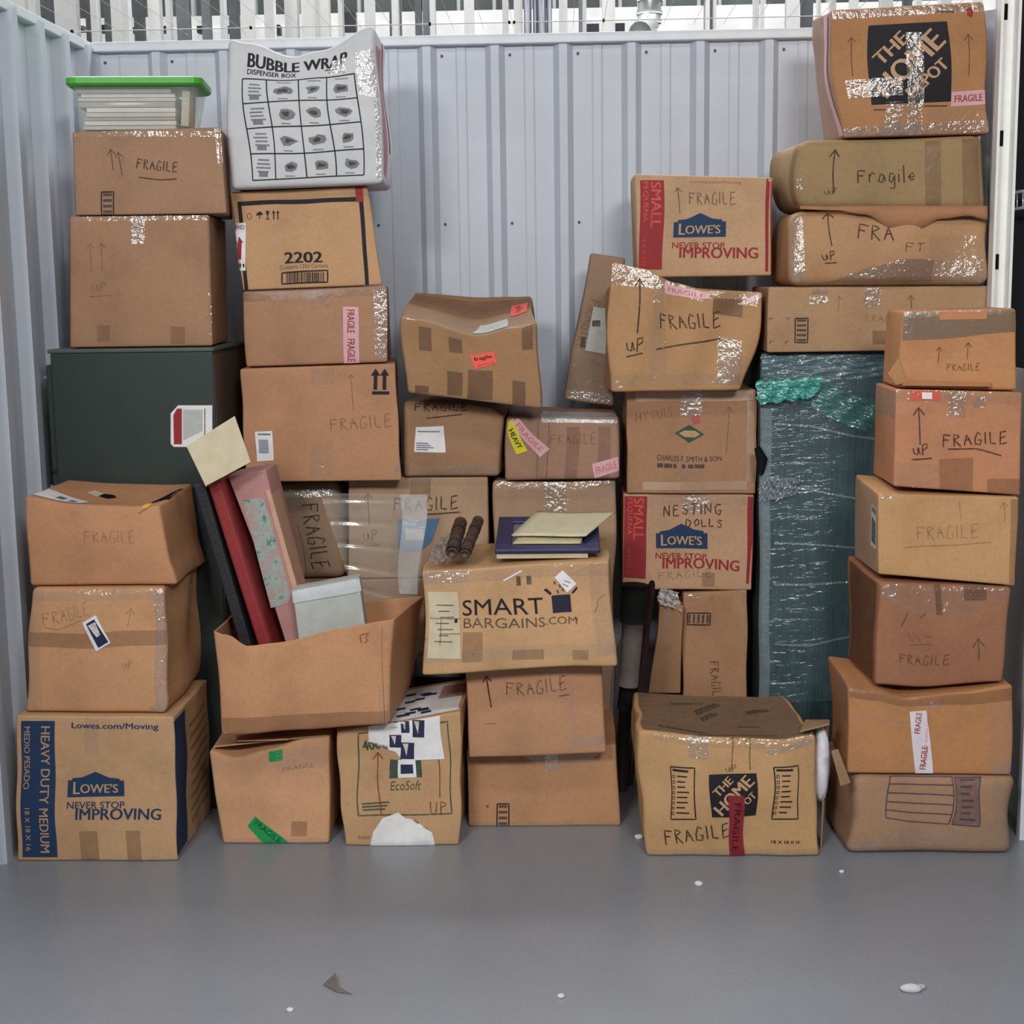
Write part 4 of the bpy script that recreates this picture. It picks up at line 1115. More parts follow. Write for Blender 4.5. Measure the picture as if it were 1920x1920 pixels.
for i in range(4):
    for j in range(4):
        u0 = [0, 0.22, 0.49, 0.745][i]; u1 = [0.22, 0.49, 0.745, 1][i]; uc = (u0 + u1) / 2; vc = (j + 0.52) / 4
        cx, cy = gp(uc, vc)
        w = (u1 - u0) * 213 * 0.32; h = 14
        if i == 0:
            for q in range(4): c.rect('printed_picture', PICT, cx - w * rg.uniform(0.7, 1), cy - 15 + q * 7, cx + w * rg.uniform(0.6, 1), cy - 12 + q * 7)
            c.rect('printed_picture', PICT, cx - w * 0.6, cy + 8, cx + w * 0.6, cy + 17)
        else:
            pp = []
            for k in range(9):
                a = k / 9 * 6.283; rr = rg.uniform(0.55, 1.1); pp.append((cx + w * rr * math.cos(a), cy + h * rr * math.sin(a) * 0.8))
            c.poly('printed_picture', PICT, pp)
            c.poly('printed_picture', INK_GREY, [(cx + (x_ - cx) * 0.5 + rg.uniform(-4, 4), cy + (y_ - cy) * 0.45) for x_, y_ in pp], eps=0.002)
            c.rect('printed_picture', PICT, cx - 9, cy + 17, cx + 9, cy + 19)
            if j == 0: c.rect('printed_picture', PICT, cx - 12, cy - 20, cx + 14, cy - 18)
c.quad('packing_tape', TAPE_SHINY, [(670, 100), (706, 95), (711, 185), (676, 178)]); c.rect('packing_tape', TAPE_SHINY, 622, 104, 652, 132, eps=0.003)
c.quad('packing_tape', TAPE_SHINY, [(700, 190), (710, 190), (716, 335), (706, 335)])
c.quad('red_print', ink('wine_print', (150, 60, 76), 0.5), [(0.06, 0.08), (0.45, 0.05), (0.5, 0.92), (0.06, 0.9)], face='right')
c.quad('red_print', INK_RED, [(0.62, 0.25), (0.72, 0.25), (0.7, 0.98), (0.6, 0.98)], face='right')

# ---------------- middle column
D7 = Carton('plain brown box with a small stamp and V-shaped tape on the floor, middle', [(875, 1406), (1156, 1396), (1164, 1549), (880, 1550)], 0, 0.36, (161, 119, 83), floor=True, n=0.002, seed=30)
c = D7
c.stamp(933, 1509, 955, 1549, 4, INK_BLACK, 2.2)
c.poly('packing_tape', TAPE_CLEAR, [(970, 1408), (1148, 1398), (1096, 1434), (1040, 1446), (1010, 1436)])
c.rect('packing_tape', TAPE_SHINY, 1022, 1404, 1046, 1448, eps=0.002)
c.rect('packing_tape', TAPE_CLEAR, 880, 1541, 1162, 1550); c.rect('printed_mark', INK_GREY, 912, 1511, 917, 1515)
D6 = Carton('brown box marked FRAGILE with a fat marker arrow below the lettered carton', [(873, 1250), (1128, 1236), (1138, 1396), (880, 1406)], 4.05, 0.34, (161, 119, 87), on=D7, n=0.003, seed=31, r=0.008, bf=0.01, top=[(0, 0), (0.45, -0.006), (0.8, 0.004), (1, -0.006)])
c = D6
c.arrow(922, 1325, 913, 1268, 8, 3.4, MARK); c.hand('FRAGILE', 952, 1302, 24, 18, -5, 2.6, MARK_MID, underline=[(1048, 1304), (1068, 1302)])
c.stroke([[(908, 1354), (932, 1353)]], 2, MARK_FAINT); c.quad('packing_tape', TAPE_SHINY, [(1070, 1384), (1136, 1378), (1138, 1395), (1072, 1398)])
c.rect('packing_tape', TAPE_CLEAR, 1068, 1290, 1076, 1385)
D5 = Carton('worn carton lettered SMART BARGAINS.COM carrying the blue frame', [(789, 1072), (1143, 1053), (1155, 1229), (794, 1240)], 3.96, 0.40, (171, 134, 94), on=D6, n=0.004, seed=32, r=0.008, top=[(0, 0.0), (0.3, 0.0), (0.7, 0.002), (1, 0)],
            bot=[(0, -0.004), (0.4, 0.0), (0.75, 0.006), (1, -0.002)], bt=-0.006)
c = D5
c.text('SMART', 942, 1138, 152, 29, -2, INK_BLACK, bold=-0.005); c.text('BARGAINS', 945, 1167, 152, 18, -1, INK_GREY, bold=-0.01); c.text('.COM', 1054, 1163, 62, 14, -2, INK_GREY, bold=-0.01)
c.stroke([[(1084, 1159), (1087, 1157), (1085, 1162), (1084, 1159)]], 1.4, INK_GREY, 'printed_lettering')
c.quad('logo', ink('logo_navy', (38, 38, 54), 0.95), [(1036, 1118), (1074, 1115), (1076, 1147), (1038, 1150)])
c.quad('logo', INK_BLACK, [(1021, 1108), (1026, 1105), (1037, 1114), (1033, 1117)]); c.quad('logo', INK_BLACK, [(1076, 1112), (1086, 1100), (1088, 1104), (1079, 1114)])
for x, y in ((1040, 1092), (1046, 1108), (1050, 1098), (1056, 1104)): c.quad('logo', INK_GREY, [(x, y), (x + 4, y), (x + 6, y + 6), (x + 2, y + 6)])
c.quad('address_label', PAPER_CREAM, [(797, 1111), (856, 1110), (866, 1231), (802, 1232)], eps=0.002)
for k in range(7): c.rect('label_print', INK_GREY, 812 + (k % 3) * 4, 1134 + k * 11, 848 - (k % 2) * 9, 1136 + k * 11, eps=0.0026)
c.stroke([[(801, 1159), (862, 1160)], [(822, 1187), (863, 1187)], [(822, 1160), (824, 1208)]], 1.4, INK_GREY, 'label_print', eps=0.0026)
c.rect('label_print', INK_BLACK, 850, 1160, 856, 1167, eps=0.0028)
c.quad('small_label', PAPER, [(1043, 1085), (1058, 1071), (1086, 1095), (1068, 1112)], eps=0.003)
c.stroke([[(1062, 1090), (1074, 1094)], [(1058, 1096), (1070, 1101)]], 1.6, INK_GREY, 'label_print', eps=0.0036)
c.rect('printed_symbol', INK_GREY, 970, 1082, 978, 1100); c.rect('printed_symbol', INK_GREY, 989, 1082, 998, 1098)
c.quad('packing_tape', TAPE_SHINY, [(790, 1074), (880, 1069), (880, 1092), (791, 1096)]); c.quad('packing_tape', TAPE_CLEAR, [(880, 1069), (1142, 1055), (1142, 1078), (880, 1092)])
c.quad('packing_tape', TAPE_CLEAR, [(1108, 1056), (1140, 1055), (1152, 1228), (1118, 1228)])
c.quad('packing_tape', TAPE_CLEAR, [(786, 1216), (1154, 1204), (1155, 1229), (788, 1240)])
for x, w in ((868, 38), (960, 58), (1072, 30)): c.rect('packing_tape', TAPE_BROWN, x, 1184 if x < 900 else 1218, x + w, 1238)
c.stroke([[(946, 1090), (980, 1072)]], 3.2, PAPER, 'scuff'); c.stroke([[(1040, 1079), (1078, 1074), (1104, 1060), (1118, 1046)]], 2.2, INK_TAN, 'scuff')
c.stroke([[(1122, 1128), (1128, 1118), (1140, 1110)], [(1118, 1145), (1126, 1128)]], 1.8, MARK_FAINT, 'crease')
c.rect('dark_mark', MBLACK, 786, 1196, 796, 1201)
# crumpled film on its left top corner
def crumple(name, parent, P4, amp, mat, n=26, seed=3, freq=40):
    rng = np.random.RandomState(seed); V = []
    K = [(rng.normal(size=2) * freq * 0.12, rng.uniform(0, 6), rng.normal(size=3) * amp) for _ in range(9)]
    P4 = [np.array(p, float) for p in P4]
    for i in range(n + 1):
        for j in range(n + 1):
            u, v = i / n, j / n
            p = (P4[0] * (1 - u) + P4[1] * u) * (1 - v) + (P4[3] * (1 - u) + P4[2] * u) * v
            for k, ph, a in K: p = p + a * abs(math.sin(k[0] * u * 3 + k[1] * v * 3 + ph)) / 3
            V.append(p)
    F = [(i * (n + 1) + j, i * (n + 1) + j + 1, (i + 1) * (n + 1) + j + 1, (i + 1) * (n + 1) + j) for i in range(n) for j in range(n)]
    return mesh_obj(name, V, F, mat, parent)
z5 = D5.topz
p0 = at(792, 1068, 3.96)
crumple('crumpled_film', D5.root, [(p0[0], 3.98, z5 + 0.002), (p0[0] + 0.06, 3.98, z5 + 0.002), (p0[0] + 0.09, 4.25, z5 + 0.02), (p0[0] + 0.02, 4.25, z5 + 0.02)], 0.022, WRAP_CLEAR, seed=5)

def roll(p0, p1, r, label):
    root = empty('rolled_bundle', p0, label, 'roll', 'rolled bundles on the lettered carton')
    p0, p1 = np.array(p0), np.array(p1); m = paint('dark_brown_weave', (74, 58, 50), 0.85, 0.15, 1.2, var=0.2, vscale=60.0, bmp=0.6, bscale=90)
    pts = [p0 + (p1 - p0) * t for t in np.linspace(0, 1, 12)]
    v, f = tube_vf(pts, [r * (1 + 0.05 * math.sin(k * 2.3)) for k in range(12)], 16); mesh_obj('roll', v, f, m, root)
    d = (p1 - p0) / np.linalg.norm(p1 - p0)
    for q, s in ((p0, -1), (p1, 1)):
        v, f = tube_vf([q + d * s * 0.0005, q + d * s * 0.003], [r * 0.72, r * 0.6], 14); mesh_obj('rolled_end', v, f, paint('roll_end', (96, 78, 66), 0.9), root)
    for t in (0.25, 0.7):
        q = p0 + (p1 - p0) * t; v, f = tube_vf([q - d * 0.004, q + d * 0.004], r * 1.07, 14); mesh_obj('tie', v, f, paint('tie_band', (52, 42, 38), 0.8), root)
ra = at(850, 1066, 4.02); rb_ = at(864, 1004, 4.20)
roll((ra[0], 3.99, z5 + 0.036), (rb_[0], 4.20, z5 + 0.085), 0.019, 'dark brown rolled bundle on the lettered carton, left one')
ra = at(874, 1066, 4.02); rb_ = at(897, 1004, 4.20)
roll((ra[0], 3.98, z5 + 0.034), (rb_[0], 4.20, z5 + 0.090), 0.0165, 'thinner dark brown rolled bundle on the lettered carton, right one')

def blue_frame():
    a = at(928, 1058, 4.02); b = at(1126, 1046, 4.02)
    x0, x1 = a[0], b[0]; z = z5 + 0.010; dep = 0.30
    root = empty('picture_frame', ((x0 + x1) / 2, 4.02, z), 'flat dark blue frame lying on the lettered carton', 'frame')
    MB = paint('dark_blue_frame', (38, 40, 78), 0.4, 0.4, 1.2)
    v, f = box_vf(((x0 + x1) / 2 - 0.015, 4.02 + dep / 2, z + 0.007), (x1 - x0 - 0.04, dep - 0.01, 0.014)); mesh_obj('backing', v, f, PAPER_CREAM, root, False)
    w = 0.045; zz = z + 0.014 + 0.007
    for nm, cx, cy, sx, sy in (('rail', (x0 + x1) / 2, 4.02 + w / 2, x1 - x0, w), ('rail', (x0 + x1) / 2, 4.02 + dep - w / 2, x1 - x0, w), ('stile', x0 + w / 2, 4.02 + dep / 2, w, dep - 2 * w), ('stile', x1 - w / 2, 4.02 + dep / 2, w, dep - 2 * w)):
        v, f = box_vf((cx, cy, zz), (sx, sy, 0.014)); o = mesh_obj(nm, v, f, MB, root, False)
        bv = o.modifiers.new('edge', 'BEVEL'); bv.width = 0.004; bv.segments = 2
    v, f = box_vf(((x0 + x1) / 2, 4.02 + dep / 2, z + 0.016), (x1 - x0 - 2 * w, dep - 2 * w, 0.004)); mesh_obj('mount', v, f, paint('mauve_mount', (110, 98, 112), 0.6), root, False)
    root.rotation_euler.x = math.radians(9)
    return x0, x1, zz + 0.0075
fx0, fx1, fz = blue_frame()
def sheet_obj(name, label, cat, P, thick, mat, curl=0.01):
    P = [np.array(p, float) + np.array([0, 0, (p[1] - 4.02) * math.tan(math.radians(9))]) for p in P]; n = 10; V = []
    for i in range(n + 1):
        for j in range(n + 1):
            u, v = i / n, j / n
            p = (P[0] * (1 - u) + P[1] * u) * (1 - v) + (P[3] * (1 - u) + P[2] * u) * v
            p[2] += curl * (u * u * 0.8 + 0.25 * math.sin(u * 5 + v * 3)) ; V.append(p)
    F = [(i * (n + 1) + j, (i + 1) * (n + 1) + j, (i + 1) * (n + 1) + j + 1, i * (n + 1) + j + 1) for i in range(n) for j in range(n)]
    o = mesh_obj(name, V, F, mat, None, True, origin=P[0]); md = o.modifiers.new('thickness', 'SOLIDIFY'); md.thickness = thick; md.offset = 1
    tag(o, label, cat, 'papers on the blue frame'); return o
sheet_obj('paper_sheet', 'cream papers lying flat inside the blue frame, lower sheet', 'paper', [(fx0 + 0.05, 4.06, fz), (fx0 + 0.24, 4.055, fz), (fx0 + 0.26, 4.20, fz + 0.001), (fx0 + 0.09, 4.22, fz + 0.001)], 0.004, paint('cream_sheet', (184, 174, 140), 0.75, 0.2, 1.2), 0.002)
sheet_obj('paper_sheet', 'loose pale cream sheet lying askew on top of the blue frame', 'paper', [(fx0 + 0.045, 4.10, fz + 0.010), (fx0 + 0.255, 4.075, fz + 0.012), (fx0 + 0.345, 4.27, fz + 0.016), (fx0 + 0.115, 4.31, fz + 0.014)], 0.003, paint('pale_cream_sheet', (192, 186, 158), 0.75, 0.2, 1.2), 0.006)

# grey case behind, left of the FRAGILE box
GC = Carton('grey and black hard case behind the gap left of the middle boxes', [(776, 1236), (872, 1236), (872, 1330), (776, 1330)], 4.36, 0.12, (96, 100, 104), name='hard_case', cat='case', on=0.0, n=0.001, seed=33, r=0.012, mat=paint('grey_plastic', (98, 102, 108), 0.4, 0.4, 1.1, var=0.15), body='shell')
GC.rect('band', MBLACK, 774, 1268, 874, 1300, eps=0.004); GC.rect('label_plate', PAPER_GREY, 822, 1246, 846, 1254, eps=0.004)

D4 = Carton('tall pale brown box with gathered tape behind the blue frame', [(925, 902), (1156, 898), (1143, 1060), (918, 1060)], 4.52, 0.40, (146, 119, 93), on=0.0, n=0.004, seed=34, r=0.012, bf=0.0, top=[(0, 0), (0.6, -0.006), (1, 0)])
c = D4
c.quad('packing_tape', TAPE_CLEAR, [(928, 902), (1154, 898), (1150, 932), (930, 936)]); c.quad('packing_tape', TAPE_SHINY, [(1020, 898), (1062, 898), (1060, 966), (1026, 966)])
c.hand('FRAGILE', 980, 1000, 24, 22, -2, 2.4, MARK_FAINT)
D2 = Carton('brown box with a white address label under the tilted stickered box', [(755, 752), (947, 760), (938, 889), (756, 893)], 4.50, 0.40, (137, 105, 77), on=C5, n=0.003, seed=35, r=0.012, bf=0.012, top=[(0, 0), (0.6, 0.0), (0.85, -0.006), (1, -0.03)], topw=3)
c = D2
c.hand('FRAGILE', 778, 770, 14, 16, 0, 2.6, MARK, underline=[(798, 783), (868, 777)])
c.quad('address_label', PAPER, [(779, 799), (832, 797), (835, 846), (776, 846)], eps=0.002)
for k in range(4): c.rect('label_print', ink('barcode_blue', (96, 100, 128), 0.9), 780, 828 + k * 4, 802 + (k % 3) * 5, 830 + k * 4, eps=0.0026)
c.rect('label_print', INK_GREY, 782, 806, 824, 808, eps=0.0026)
c.quad('packing_tape', TAPE_CLEAR, [(756, 872), (938, 870), (938, 888), (756, 892)]); c.rect('packing_tape', TAPE_SHINY, 840, 876, 894, 888)
D3 = Carton('brown box with pink tape over a yellow sticker and shiny tape along its top', [(950, 782), (1160, 786), (1165, 901), (945, 902)], 4.50, 0.42, (138, 105, 87), on=D4, n=0.003, seed=36, r=0.012)
c = D3
c.poly('yellow_sticker', TAPE_YELLOW, [(953, 790), (962, 784), (990, 845), (970, 852), (952, 805)], eps=0.002)
c.text('HEAVY', 968, 820, 40, 9, 62, INK_BLACK, 'sticker_print', 0.02, eps=0.0026)
c.fragile_tape([(972, 783), (1029, 844), (1012, 860), (958, 790)], reps=1, ink_=ink('pink_red', (200, 110, 110), 0.7))
c.fragile_tape([(1112, 870), (1160, 856), (1164, 880), (1120, 896)], reps=1, ink_=ink('pink_red', (200, 110, 110), 0.7))
c.quad('packing_tape', TAPE_PAINTED_SHINE, [(0.30, 0.0), (1.0, 0.0), (1.0, 0.5), (0.30, 0.5)], face='top'); c.quad('packing_tape', TAPE_PAINTED_SHINE, [(1014, 783), (1158, 787), (1158, 794), (1014, 791)])
c.rect('packing_tape', TAPE_BROWN, 1060, 800, 1085, 900); c.rect('packing_tape', TAPE_BROWN, 1122, 800, 1146, 900)
c.stroke([[(1028, 790), (1024, 900)], [(1008, 790), (1006, 898)]], 2.0, MARK_FAINT, 'crease'); c.hand('FRAGILE', 1030, 835, 20, 14, 0, 2.0, MARK_FAINT)
D1 = Carton('dented brown box with orange fragile stickers tilted on top of the middle stack', [(747, 598), (1007, 612), (1013, 767), (762, 737)], 4.36, 0.44, (136, 102, 68), n=0.004, seed=37, r=0.010, bk=[(0.0, 0.075), (-0.03, 0.085), (-0.01, 0.055), (0.02, 0.055)],
            top=[(0, 0.004), (0.15, 0.0), (0.55, -0.036), (0.85, -0.006), (1, 0.010)], topw=3, backfade=0.85, bt=-0.02)
c = D1
c.quad('orange_sticker', STICK_ORANGE, [(878, 662), (924, 650), (930, 678), (886, 691)], eps=0.002); c.text('fragile', 903, 667, 34, 11, -14, INK_BLACK, 'sticker_print', 0.02, eps=0.0026)
c.text('HANDLE WITH CARE', 908, 680, 34, 4, -14, MARK_RED, 'sticker_print', eps=0.0026)
c.quad('orange_sticker', STICK_ORANGE, [(0.83, 0.42), (0.96, 0.44), (0.97, 0.74), (0.84, 0.74)], face='top', eps=0.002); c.text('fragile', 0.895, 0.60, 0.20, 0.06, 90, MARK, 'sticker_print', face='top', eps=0.0026)
c.quad('grey_label', PAPER_GREY, [(0.52, 0.06), (0.78, 0.06), (0.80, 0.36), (0.58, 0.36)], face='top', eps=0.002)
for x0, x1, y0, y1 in ((786, 810, 610, 655), (842, 866, 622, 656), (978, 1000, 612, 652), (834, 862, 696, 740), (872, 920, 692, 748), (958, 982, 712, 760), (775, 800, 722, 740)):
    c.quad('packing_tape', TAPE_DARK, [(x0, y0), (x1, y0 + 2), (x1, y1 + 2), (x0, y1)])
c.quad('packing_tape', TAPE_DARK, [(1008, 614), (1020, 614), (1020, 764), (1010, 764)]); c.quad('packing_tape', TAPE_CLEAR, [(0.0, 0.0), (1, 0.0), (1, 0.45), (0, 0.45)], face='top'); c.quad('packing_tape', TAPE_BROWN, [(0.02, 0.55), (0.98, 0.55), (0.98, 0.9), (0.02, 0.9)], face='top')
c.quad('packing_tape', TAPE_CLEAR, [(764, 728), (1010, 756), (1012, 766), (762, 737)])

# ---------------- right-middle column
E1 = Carton('tall narrow brown box leaning behind the wrapped FRAGILE box', [(1108, 474), (1172, 484), (1150, 762), (1056, 750)], 4.815, 0.10, (128, 104, 84), n=0.003, seed=40, r=0.008)
c = E1
c.quad('grey_label', PAPER_GREY, [(1112, 574), (1140, 578), (1136, 664), (1098, 658)], eps=0.002); c.rect('label_print', INK_GREY, 1110, 600, 1126, 612, eps=0.0026)
c.rect('printed_mark', INK_GREY, 1089, 632, 1098, 652); c.quad('packing_tape', TAPE_CLEAR, [(1060, 660), (1150, 672), (1146, 756), (1056, 746)]); c.hand('FRAGILE', 1106, 560, 20, 16, 106, 2.2, MARK_FAINT)
c.quad('packing_tape', TAPE_SHINY, [(1062, 730), (1146, 740), (1146, 756), (1058, 746)])
# box standing on end under the nesting-doll box
E7 = Carton('upright narrow box with FRAGILE running downwards under the nesting dolls box', [(1281, 1112), (1402, 1106), (1402, 1300), (1280, 1300)], 4.60, 0.26, (152, 114, 84), on=0.0, n=0.002, seed=45)
c = E7
c.hand('FRAGILE', 1330, 1240, 16, 12, 84, 2.4, MARK_MID); c.stamp(1289, 1149, 1332, 1171, 5, INK_BLACK, 2.0, vertical=True); c.rect('packing_tape', TAPE_SHINY, 1282, 1112, 1310, 1120)
c.stroke([[(1334, 1130), (1334, 1116)]], 1.6, MARK_FAINT)
E5 = Carton('red-striped small moving box with NESTING DOLLS written on it', [(1169, 926), (1415, 927), (1409, 1106), (1167, 1092)], 4.60, 0.30, (166, 131, 102), on=E7, n=0.002, seed=41, r=0.006, bot=[(0, 0.012), (0.3, 0.006), (1, -0.004)])
def lowes_small(c, bx0, bx1, by0, by1, logo, nx, ny, nw, ix, iy, iw, rx0, rx1):
    c.quad('printed_band', INK_RED, [(bx0, by0), (bx1, by0), (bx1 - 3, by1), (bx0 - 2, by1)])
    c.quad('printed_band', INK_RED, [(rx0, by0 - 4), (rx1, by0 - 4), (rx1 - 3, by1 + 4), (rx0 - 3, by1 + 4)])
    h = by1 - by0
    c.text('SMALL', bx1 - 16, by0 + h * 0.27, h * 0.50, 19, 91, INK_PINK, bold=0.02, eps=0.002)
    c.text('PEQUENA', bx0 + 9, by0 + h * 0.24, h * 0.44, 11, 91, INK_PINK, bold=0.01, eps=0.002)
    c.text('16 X 12 X 12', bx0 + 8, by0 + h * 0.80, h * 0.32, 7, 91, INK_PINK, eps=0.002)
    lowes_logo(c, *logo, INK_BLUE)
    c.text('NEVER STOP', nx, ny, nw, 11, 1, INK_RED, bold=0.01); c.text('IMPROVING', ix, iy, iw, 20, 1, INK_RED, bold=0.02)
lowes_small(E5, 1171, 1213, 930, 1088, (1230, 984, 1327, 1029), 1277, 1043, 96, 1314, 1057, 142, 1402, 1413)
c = E5
c.hand('NESTING', 1246, 968, 20, 17, -2, 2.8, MARK); c.hand('DOLLS', 1288, 990, 14, 14, -2, 2.8, MARK); c.hand('FRAGILE', 1236, 1088, 14, 16, -4, 2.2, MARK_FAINT)
c.rect('packing_tape', TAPE_BROWN, 1316, 1074, 1340, 1100); c.rect('packing_tape', TAPE_SHINY, 1280, 928, 1330, 960); c.quad('packing_tape', TAPE_CLEAR, [(1214, 928), (1400, 928), (1400, 946), (1214, 946)])
E4 = Carton('brown box with a green diamond emblem and pale tape frame', [(1175, 733), (1417, 730), (1417, 919), (1174, 920)], 4.59, 0.34, (147, 110, 80), on=E5, n=0.002, seed=42, r=0.005)
c = E4
PALE = film('pale_paper_tape', (176, 136, 104), 0.75, 0.5, 0.1, 30.0, 0.1, 1.25)
c.quad('paper_tape', PALE, [(1190, 735), (1412, 733), (1412, 751), (1192, 753)]); c.quad('paper_tape', PALE, [(1400, 752), (1418, 752), (1418, 902), (1398, 902)]); c.quad('paper_tape', PALE, [(1204, 904), (1400, 902), (1400, 918), (1204, 919)])
c.rect('packing_tape', TAPE_SHINY, 1276, 732, 1318, 778, eps=0.002); c.rect('packing_tape', TAPE_CLEAR, 1277, 877, 1321, 918, eps=0.002)
c.poly('emblem', INK_GREEN, [(1264, 813), (1293, 796), (1322, 813), (1293, 829)]); c.poly('emblem', INK_TAN, [(1272, 813), (1284, 807), (1304, 807), (1314, 813), (1304, 819), (1284, 819)], eps=0.002)
c.text('CHARLES F. SMITH & SON', 1292, 858, 122, 10, 0, INK_GREY, bold=0.005); [c.rect('printed_lettering', INK_GREY, x_, 868, x_ + w_, 876) for x_, w_ in ((1232, 12), (1246, 16), (1264, 6), (1280, 7), (1292, 10), (1304, 18))]
c.hand('HYGUIS', 1194, 790, 16, 13, -8, 2.0, MARK_FAINT); c.arrow(1362, 850, 1368, 762, 7, 2.0, MARK_FAINT)
c.poly('pink_mark', ink('pink_smear', (190, 80, 100), 0.5), [(1296, 780), (1312, 778), (1316, 792), (1300, 796)])
E2 = Carton('tape-wrapped box marked UP FRAGILE with a sagging top, below the small moving box', [(1146, 522), (1433, 548), (1396, 722), (1140, 728)], 4.50, 0.30, (158, 120, 80), on=E4, backfade=2.6, n=0.005, seed=43, r=0.010, top=[(0, 0.052), (0.2, 0.042), (0.45, 0.006), (0.6, -0.008), (1, 0.0)], topw=3, br=0.002, bk=[(0, -0.035), (0, 0.0), (0, 0), (0, 0)])
c = E2
c.arrow(1195, 630, 1198, 542, 8, 3.0, MARK); c.hand('uP', 1178, 658, 20, 17, 0, 2.8, MARK, underline=[(1176, 668), (1206, 662)]); c.hand('FRAGILE', 1238, 622, 26, 18, -4, 3.0, MARK, underline=[(1230, 656), (1350, 634)])
c.quad('packing_tape', TAPE_SHINY, [(1146, 523), (1290, 535), (1290, 556), (1146, 552)]); c.quad('packing_tape', TAPE_CLEAR, [(1290, 534), (1432, 549), (1428, 580), (1290, 556)])
c.fragile_tape([(1250, 537), (1330, 544), (1328, 557), (1250, 554)], reps=1, ink_=ink('pink_red', (200, 110, 110), 0.7)); c.quad('packing_tape', TAPE_PINK, [(1400, 560), (1434, 546), (1432, 556), (1402, 572)])
c.quad('packing_tape', TAPE_SHINY, [(1346, 630), (1384, 640), (1394, 722), (1344, 720)]); c.quad('packing_tape', TAPE_CLEAR, [(1140, 700), (1394, 700), (1395, 722), (1140, 727)]); c.quad('packing_tape', TAPE_DARK, [(1335, 556), (1392, 562), (1386, 600), (1334, 590)])
c.rect('packing_tape', TAPE_CLEAR, 1220, 556, 1246, 700)
E3 = Carton('red-striped small moving box standing highest against the back wall', [(1189, 326), (1450, 333), (1446, 521), (1196, 522)], 4.62, 0.26, (166, 133, 101), on=float(at(1436, 519, 4.62)[2]), n=0.0015, seed=44, r=0.008)
lowes_small(E3, 1200, 1245, 338, 505, (1262, 400, 1361, 444), 1310, 459, 98, 1348, 473, 145, 1437, 1449)
c = E3
c.text('Lowes.com/Moving', 1343, 342, 96, 7, 1, ink('red_small', (150, 80, 60), 0.7)); c.arrow(1273, 400, 1270, 352, 6, 2.2, MARK_MID); c.hand('FRAGILE', 1292, 384, 22, 14, 0, 2.4, MARK_MID)

E9 = Carton('torn upright cardboard panel box leaning left of the upright narrow box', [(1240, 1122), (1283, 1136), (1276, 1300), (1218, 1300)], 4.56, 0.05, (140, 104, 74), n=0.003, seed=46, r=0.004, bk=[(0, 0), (0, 0), (0, 0), (0, 0)])
E9.quad('packing_tape', TAPE_CLEAR, [(1246, 1126), (1258, 1130), (1252, 1298), (1238, 1298)])
crumple('torn_film', E9.root, [at(1244, 1106, 4.55), at(1282, 1112, 4.56), at(1286, 1150, 4.55), at(1250, 1140, 4.54)], 0.02, film('torn_plastic', (200, 196, 192), 0.55, 0.2, 0.8, 40, 0.2), 14, 8)
# long black roll with a grey sleeve
def long_roll():
    root_p = at(1172, 1400, 4.45); root_p[2] = 0.0
    root = empty('fabric_roll', (root_p[0], 4.45, 0), 'long black roll with a grey sleeve standing in the gap beside the moving boxes', 'roll')
    def seg(nm, pa, pb, ra, rb2, m):
        a, b = at(*pa, 4.45), at(*pb, 4.45); v, f = tube_vf([a + (b - a) * t for t in np.linspace(0, 1, 5)], [ra + (rb2 - ra) * t for t in np.linspace(0, 1, 5)], 18); mesh_obj(nm, v, f, m, root)
    MB2 = paint('black_fabric', (24, 28, 27), 0.8, 0.15, 1.1); MG2 = paint('grey_sleeve', (118, 112, 110), 0.7, 0.2, 1.2, var=0.1)
    seg('upper_wrap', (1187, 1166), (1190, 1096), 0.040, 0.043, MB2); seg('sleeve', (1178, 1286), (1187, 1166), 0.030, 0.034, MG2); seg('lower_wrap', (1172, 1330), (1178, 1286), 0.026, 0.027, MB2)
    a = at(1172, 1330, 4.45); v, f = tube_vf([a, np.array([a[0] - 0.01, 4.45, 0.0])], [0.02, 0.018], 14); mesh_obj('foot', v, f, MDARK, root)
long_roll()
a = at(1222, 1096, 4.50); b = at(1196, 1330, 4.50)
root = empty('wooden_pole', (b[0], 4.5, 0), 'thin dark reddish pole leaning behind the black roll', 'pole')
a0 = a + (a - b) * 0.0; d_ = (b - a) / (b - a)[2]
v, f = tube_vf([a, b, b + d_ * (0.0 - b[2])], 0.011, 12); mesh_obj('shaft', v, f, paint('dark_reddish_wood', (66, 44, 46), 0.5, 0.4, 1.2), root)
v, f = tube_vf([a, a + np.array([0.002, 0, 0.012])], [0.011, 0.006], 12); mesh_obj('tip', v, f, MBLACK, root)
# crumpled white plastic bag on the floor between
root = empty('plastic_bag', tuple(on_floor(1165, 1440)[:2]) + (0.0,), 'crumpled white plastic bag stuffed behind the black roll', 'bag')
def blob(root, name, c0, rad, mat, seed, n=24, sq=(1, 1, 1)):
    rng = np.random.RandomState(seed); K = [(rng.normal(size=3) * 4, rng.uniform(0, 6), rng.uniform(0.3, 1)) for _ in range(8)]
    V, F = [], []
    for i in range(n + 1):
        th = math.pi * i / n
        for j in range(2 * n):
            ph = math.pi * j / n; d = np.array([math.sin(th) * math.cos(ph), math.sin(th) * math.sin(ph), math.cos(th)])
            r = 1 + sum(a_ * abs(math.sin(k @ d + p_)) for k, p_, a_ in K) * 0.07
            V.append(np.array(c0) + d * r * np.array(rad) * np.array(sq))
    m2 = 2 * n
    for i in range(n):
        for j in range(m2): F.append((i * m2 + j, (i + 1) * m2 + j, (i + 1) * m2 + (j + 1) % m2, i * m2 + (j + 1) % m2))
    return mesh_obj(name, V, F, mat, root)
pb = at(1164, 1350, 4.52)
